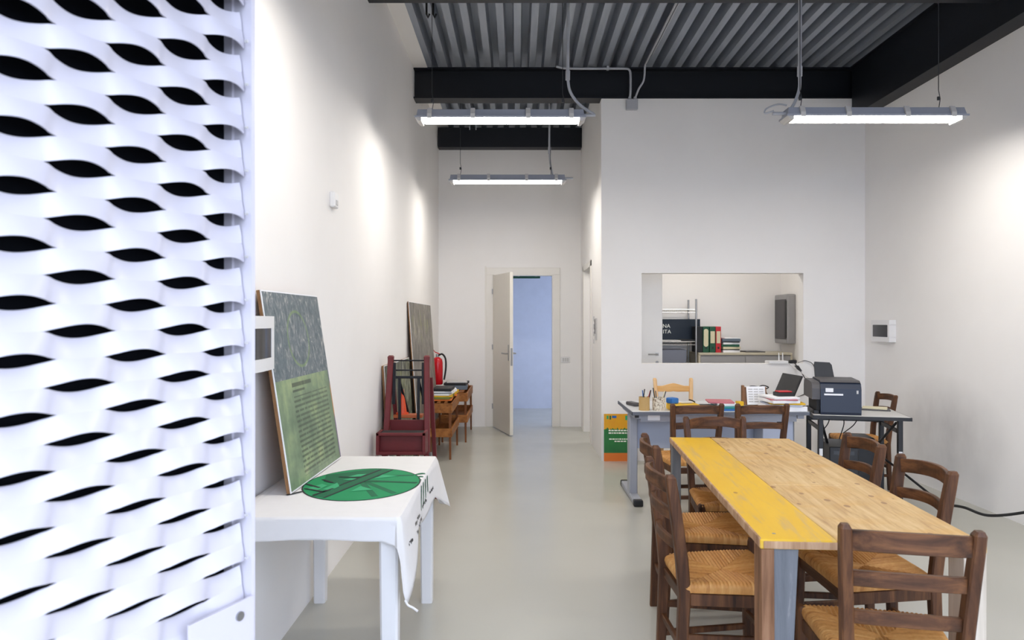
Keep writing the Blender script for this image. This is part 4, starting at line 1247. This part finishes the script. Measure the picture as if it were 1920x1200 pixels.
# ------------------------------------------------------------------ black folding table with the printer
FT = thing('folding_table', 'black framed folding table with a pale top carrying the printer', 'table', (2.68, 5.47, 0), R(-13))
FZ = 0.72
box((-0.34, -0.30, FZ - 0.012), (0.34, 0.30, FZ), 0.003).build('tabletop', 'light_grey', FT)
for a, b in (((-0.343, -0.306), (0.343, -0.30)), ((-0.343, 0.30), (0.343, 0.306)), ((-0.346, -0.306), (-0.34, 0.306)), ((0.34, -0.306), (0.346, 0.306))):
    box((a[0], a[1], FZ - 0.028), (b[0], b[1], FZ - 0.002)).build('edge_band', 'black_plastic', FT)
for sx in (-1, 1):
    for sy in (-1, 1):
        l = box((sx * 0.28 - 0.018, sy * 0.24 - 0.018, 0), (sx * 0.28 + 0.018, sy * 0.24 + 0.018, FZ - 0.028), 0.004).build('leg', 'black_plastic', FT)
        if sy < 0:
            box((sx * 0.28 - 0.012, -0.262, 0.40), (sx * 0.28 + 0.012, -0.257, 0.455)).build('clip', 'white_plastic', l)
    MB().sweep([(sx * 0.28, -0.24, 0.60), (sx * 0.28, 0.24, 0.60)], (1, 0, 0), (0, 0, 1), 0.02, 0.03).build('side_bar', 'black_plastic', FT)
    MB().sweep([(sx * 0.27, -0.2, 0.67), (sx * 0.16, 0.05, 0.40)], (1, 0, 0), (0, 1, 0), 0.02, 0.02).build('folding_brace', 'black_plastic', FT)
MB().sweep([(-0.28, 0.24, 0.62), (0.28, 0.24, 0.62)], (0, 1, 0), (0, 0, 1), 0.02, 0.022).build('cross_bar', 'black_plastic', FT)
FM = Matrix.Translation((2.68, 5.47, 0)) @ Matrix.Rotation(R(-13), 4, 'Z')
def ft(x, y, z):
    return FM @ Vector((x, y, z))
pr = thing('printer', 'bulky navy and black printer with white stickers on the folding table', 'printer', ft(-0.155, -0.085, FZ + 0.0005), R(-13))
# body profile in (y,z) extruded in x, rounded top
prof = [(-0.185, 0.0), (-0.19, 0.02), (-0.188, 0.2), (-0.175, 0.235), (-0.14, 0.255), (0.12, 0.262), (0.17, 0.245), (0.185, 0.2), (0.185, 0.0)]
MB().prism([(-0.13, y, z_) for y, z_ in prof], (0.29, 0, 0)).build('body', 'navy_plastic', pr)
prof2 = [(-0.176, 0.115), (-0.178, 0.2), (-0.165, 0.23), (-0.13, 0.248), (0.12, 0.256), (0.16, 0.24), (0.175, 0.2), (0.175, 0.115)]
MB().prism([(-0.19, y, z_) for y, z_ in prof2], (0.06, 0, 0)).build('output_hood', 'grey_plastic', pr)
box((-0.175, -0.15, 0.0), (-0.13, 0.15, 0.03), 0.004).build('output_tray', 'black_plastic', pr)
box((-0.155, -0.165, 0.03), (-0.13, 0.16, 0.115)).build('paper_slot', 'black_rubber', pr)
prof3 = [(-0.165, 0.248), (-0.135, 0.262), (0.118, 0.269), (0.165, 0.25), (0.118, 0.262), (-0.138, 0.255)]
MB().prism([(-0.128, y, z_) for y, z_ in prof3], (0.286, 0, 0)).build('top_cover', 'grey_plastic', pr)
box((-0.095, -0.1915, 0.175), (-0.04, -0.188, 0.205)).build('sticker', 'paper', pr)
box((-0.105, -0.1915, 0.150), (0.03, -0.188, 0.163)).build('sticker', 'paper', pr)
box((0.125, -0.1915, 0.165), (0.138, -0.188, 0.19)).build('sticker', 'light_grey', pr)
m = MB().rings([[Vector(p) for p in r] for r in ([(-0.10, 0.17, 0.22), (0.05, 0.17, 0.22), (0.05, 0.19, 0.22), (-0.10, 0.19, 0.22)], [(-0.105, 0.20, 0.36), (0.03, 0.20, 0.36), (0.03, 0.218, 0.36), (-0.105, 0.218, 0.36)], [(-0.10, 0.205, 0.385), (0.015, 0.205, 0.38), (0.015, 0.218, 0.38), (-0.10, 0.218, 0.385)])])
m.build('paper_tray', 'black_plastic', pr)
o = box((-0.09, -0.06, 0), (0.09, 0.06, 0.012), 0.003).build('note_book', 'cream', None, loc=ft(0.2, 0.12, FZ + 0.011), rz=R(-30))
tag(o, 'cream notebook on the folding table beside the printer', 'notebook')
o = box((-0.10, -0.065, 0), (0.11, 0.07, 0.010), 0.003).build('note_book', 'grey_plastic', None, loc=ft(0.2, 0.12, FZ + 0.0005), rz=R(-24))
tag(o, 'dark grey notebook under the cream one on the folding table', 'notebook')
pc = thing('computer_tower', 'black computer tower standing under the folding table', 'computer', (2.60, 5.5, 0), R(-13))
box((-0.12, -0.2, 0.012), (0.09, 0.2, 0.46), 0.006).build('casing', 'black_plastic', pc)
for sx in (-0.1, 0.07):
    for sy in (-0.17, 0.17):
        box((sx - 0.015, sy - 0.015, 0), (sx + 0.015, sy + 0.015, 0.013)).build('foot', 'black_rubber', pc)
box((-0.09, -0.203, 0.40), (0.06, -0.2, 0.43)).build('drive_slot', 'smoked_window', pc)
sp = thing('subwoofer', 'black loudspeaker box under the folding table beside the computer', 'speaker', (2.82, 5.62, 0), R(-10))
box((-0.08, -0.12, 0), (0.08, 0.12, 0.5), 0.01).build('casing', 'black_plastic', sp)
MB().tube([(0, -0.121, 0.18), (0, -0.126, 0.18)], 0.06, 24).build('driver', 'smoked_window', sp)
for k, (x0, x1, zz, nx_) in enumerate(((-0.12, -0.2, 0.50, 'steeply'), (-0.02, -0.05, 0.46, 'almost straight'), (0.10, -0.02, 0.51, 'with a wide bend'))):
    m = MB().tube(smooth_path([ft(x0 + 0.03, 0.16, FZ - 0.016), ft(x0, 0.18, FZ - 0.06), ft((x0 + x1) / 2 + 0.02, 0.2, 0.58), ft(x1, 0.2, zz)], 8), 0.004, 6)
    tag(m.build('hanging_cable', 'black_rubber', None, True), 'black cable hanging %s below the folding table' % nx_, 'cable', 'cables under the folding table')

# long black cable sagging along the right wall
m = MB().tube(smooth_path([(2.95, 5.55, 0.35), (3.05, 5.3, 0.22), (3.12, 5.0, 0.10), (3.02, 4.75, 0.16), (2.98, 4.55, 0.20), (3.0, 4.35, 0.205), (3.08, 4.15, 0.28), (3.16, 4.0, 0.37), (3.3, 3.85, 0.46)], 10), 0.009, 8)
tag(m.build('power_cable', 'black_rubber', None, True), 'thick black cable sagging in the air along the right wall', 'cable')
st = thing('cable_stand', 'dark blue-grey stand at the right wall holding the black cable', 'stand', (3.2, 3.93, 0))
MB().tube(smooth_path([(0.0, 0.0, 0.0), (-0.008, 0.0, 0.2), (-0.01, 0, 0.35), (0.0, 0, 0.46), (0.03, 0, 0.52)], 6), 0.011, 10).build('post', 'slate_card', st, True)
box((-0.06, -0.06, 0), (0.1, 0.06, 0.02), 0.006).build('base', 'slate_card', st)

# ------------------------------------------------------------------ store room behind the hatch
t = thing('sideboard', 'beige metal sideboard with sliding grey doors in the store room', 'cabinet', (2.925, 8.99, 0))
box((-0.585, -0.225, 0.06), (0.585, 0.225, 1.0), 0.004).build('body', 'grey_metal', t)
box((-0.60, -0.245, 1.0), (0.60, 0.235, 1.03), 0.004).build('top', 'beige_metal', t)
for s in (-1, 1):
    box((s * 0.59 - 0.012, -0.243, 0.0), (s * 0.59 + 0.012, 0.23, 1.0), 0.002).build('side', 'beige_metal', t)
    dr = box((min(0.003 * s, s * 0.575), -0.236 - 0.004 * (s > 0), 0.08), (max(0.003 * s, s * 0.575), -0.226, 0.985), 0.002).build('sliding_door', 'grey_metal', t)
    box((-0.535 + (0.57 if s > 0 else 0), -0.243, 0.83), (-0.52 + (0.57 if s > 0 else 0), -0.2365, 0.90)).build('finger_pull', 'black_plastic', dr)
def binder(label, mat, x, w, lab=True, round_=False):
    t = thing('ring_binder', label, 'binder', (x, 8.79, 1.0305), 0, 'binders on the sideboard')
    box((-w / 2, 0, 0), (w / 2, 0.28, 0.335), 0.006, seg=2).build('cover', mat, t)
    if lab:
        if round_:
            pts = [((w / 2 - 0.018) * math.cos(k * PI / 10), 0.115 * (1 if k <= 10 else -1)) for k in range(20)]
            poly = []
            for k in range(20):
                a = k * PI / 10
                poly.append(((w / 2 - 0.01) * math.cos(a), -0.002, 0.19 + (0.085 if a < PI else -0.085) + 0.03 * math.sin(a)))
            MB().prism(poly, (0, 0.0025, 0)).build('spine_label', 'cream', t)
        else:
            box((-w / 2 + 0.010, -0.002, 0.12), (w / 2 - 0.010, 0.0005, 0.275)).build('spine_label', 'cream', t)
        MB().tube([(0, -0.003, 0.06), (0, 0.001, 0.06)], 0.013, 14).build('finger_ring', 'black_plastic', t)
    return t
binder('plain black ring binder at the end of the row on the sideboard', 'black_card', 2.352, 0.07, False)
binder('dark green ring binder with a rounded cream label', 'green_card', 2.43, 0.08, True, True)
binder('dark green ring binder with a square cream label next to the red one', 'green_card', 2.515, 0.075)
binder('red ring binder with a cream label on the sideboard', 'red_card', 2.59, 0.068)
z = 1.0305
for mat, lab, w, l, h, rz in (('paper', 'white papers at the bottom of the store room pile', .22, .3, .03, 3), ('black_card', 'black folder low in the store room pile', .24, .3, .012, -4), ('cream', 'cream papers in the store room pile', .23, .3, .03, 5), ('green_card', 'green folder in the store room pile', .23, .3, .03, -3),
                              ('paper', 'white papers above the green folder in the store room pile', .22, .29, .025, 4), ('black_card', 'black folder high in the store room pile', .25, .3, .012, -6), ('slate_card', 'blue-grey folder near the top of the store room pile', .24, .3, .035, 2), ('paper', 'loose white sheets topping the store room pile', .2, .29, .012, 9)):
    sheet('folder', lab, 'folder', mat, 2.755, 8.95, z, w, l, h, rz, 'store room paper pile'); z += h + 0.0005
sheet('folder', 'flat grey folder lying alone on the sideboard', 'folder', 'grey_plastic', 3.08, 8.98, 1.0305, .25, .3, .012, 2)

rk = thing('wire_shelving', 'chromed wire shelving unit beside the open store room door', 'shelving', (1.885, 9.0, 0))
RW, RD = 0.42, 0.2
for sx in (-1, 1):
    for sy in (-1, 1):
        MB().tube([(sx * RW, sy * RD, 0), (sx * RW, sy * RD, 1.72)], 0.0125, 10).build('post', 'steel', rk, True)
for zz in (0.15, 0.62, 1.17, 1.585):
    sh_ = bpy.data.objects.new('shelf', None); COL.objects.link(sh_); sh_.parent = rk
    for yy_ in (-RD, RD):
        for dz_ in (0, -0.04):
            MB().tube([(-RW, yy_, zz + dz_), (RW, yy_, zz + dz_)], 0.004, 6).build('rim_wire', 'steel', sh_)
    for sx in (-1, 1):
        MB().tube([(sx * RW, -RD, zz), (sx * RW, RD, zz)], 0.004, 6).build('rim_wire', 'steel', sh_)
    for k in range(9):
        yk = -RD + 2 * RD * (k + 0.5) / 9
        MB().tube([(-RW, yk, zz + 0.003), (RW, yk, zz + 0.003)], 0.0022, 6).build('wire', 'steel', sh_)
    pts = []
    for k in range(33):
        pts.append((-RW + 2 * RW * k / 32, -RD, zz - (0.04 if k % 2 else 0.0)))
    MB().tube(pts, 0.0022, 5).build('truss_wire', 'steel', sh_)
o = thing('shelf_banner', 'dark navy board with white capital letters standing on the wire shelf', 'sign', (1.98, 9.12, 1.1765))
box((-0.55, -0.006, 0.0), (0.46, 0.006, 0.285)).build('panel', 'navy_board', o)
text_mesh('ANA', 0.072, 'lettering', 'print_white', o, (0.062, -0.0062, 0.17), (R(90), 0, 0), 0.0006)
text_mesh('ITA', 0.072, 'lettering', 'print_white', o, (0.072, -0.0062, 0.095), (R(90), 0, 0), 0.0006)
sheet('magazine', 'pale magazine lying on the wire shelf before the navy board', 'magazine', 'light_grey', 1.93, 8.93, 1.1765, .36, .22, .012, 4)
sheet('folder', 'black flat folder lying on the wire shelf before the navy board', 'folder', 'black_card', 2.22, 8.95, 1.1765, .2, .22, .02, -5)
gp_ = thing('grey_cupboard', 'slate grey cupboard panel standing under the wire shelf', 'cupboard', (1.92, 9.0, 0.0))
box((-0.30, -0.17, 0.165), (0.27, 0.17, 0.60), 0.004).build('body', 'grey_panel', gp_)
box((-0.29, -0.176, 0.175), (0.26, -0.171, 0.59), 0.003).build('door', 'grey_panel', gp_)
gp_.location = (1.92, 9.0, 0.465)
t = thing('hand_dryer', 'wall heater with a dark ribbed front and pale casing in the store room', 'heater', (XR, 8.985, 1.14))
box((-0.115, -0.215, 0.0), (0.0, 0.215, 0.645), 0.02, seg=2).build('casing', 'grey_metal', t)
box((-0.122, -0.185, 0.06), (-0.113, 0.185, 0.58), 0.004).build('front_grille', 'grey_plastic', t)
box((-0.128, -0.205, 0.075), (-0.117, -0.15, 0.565), 0.006).build('dark_trim', 'black_plastic', t)
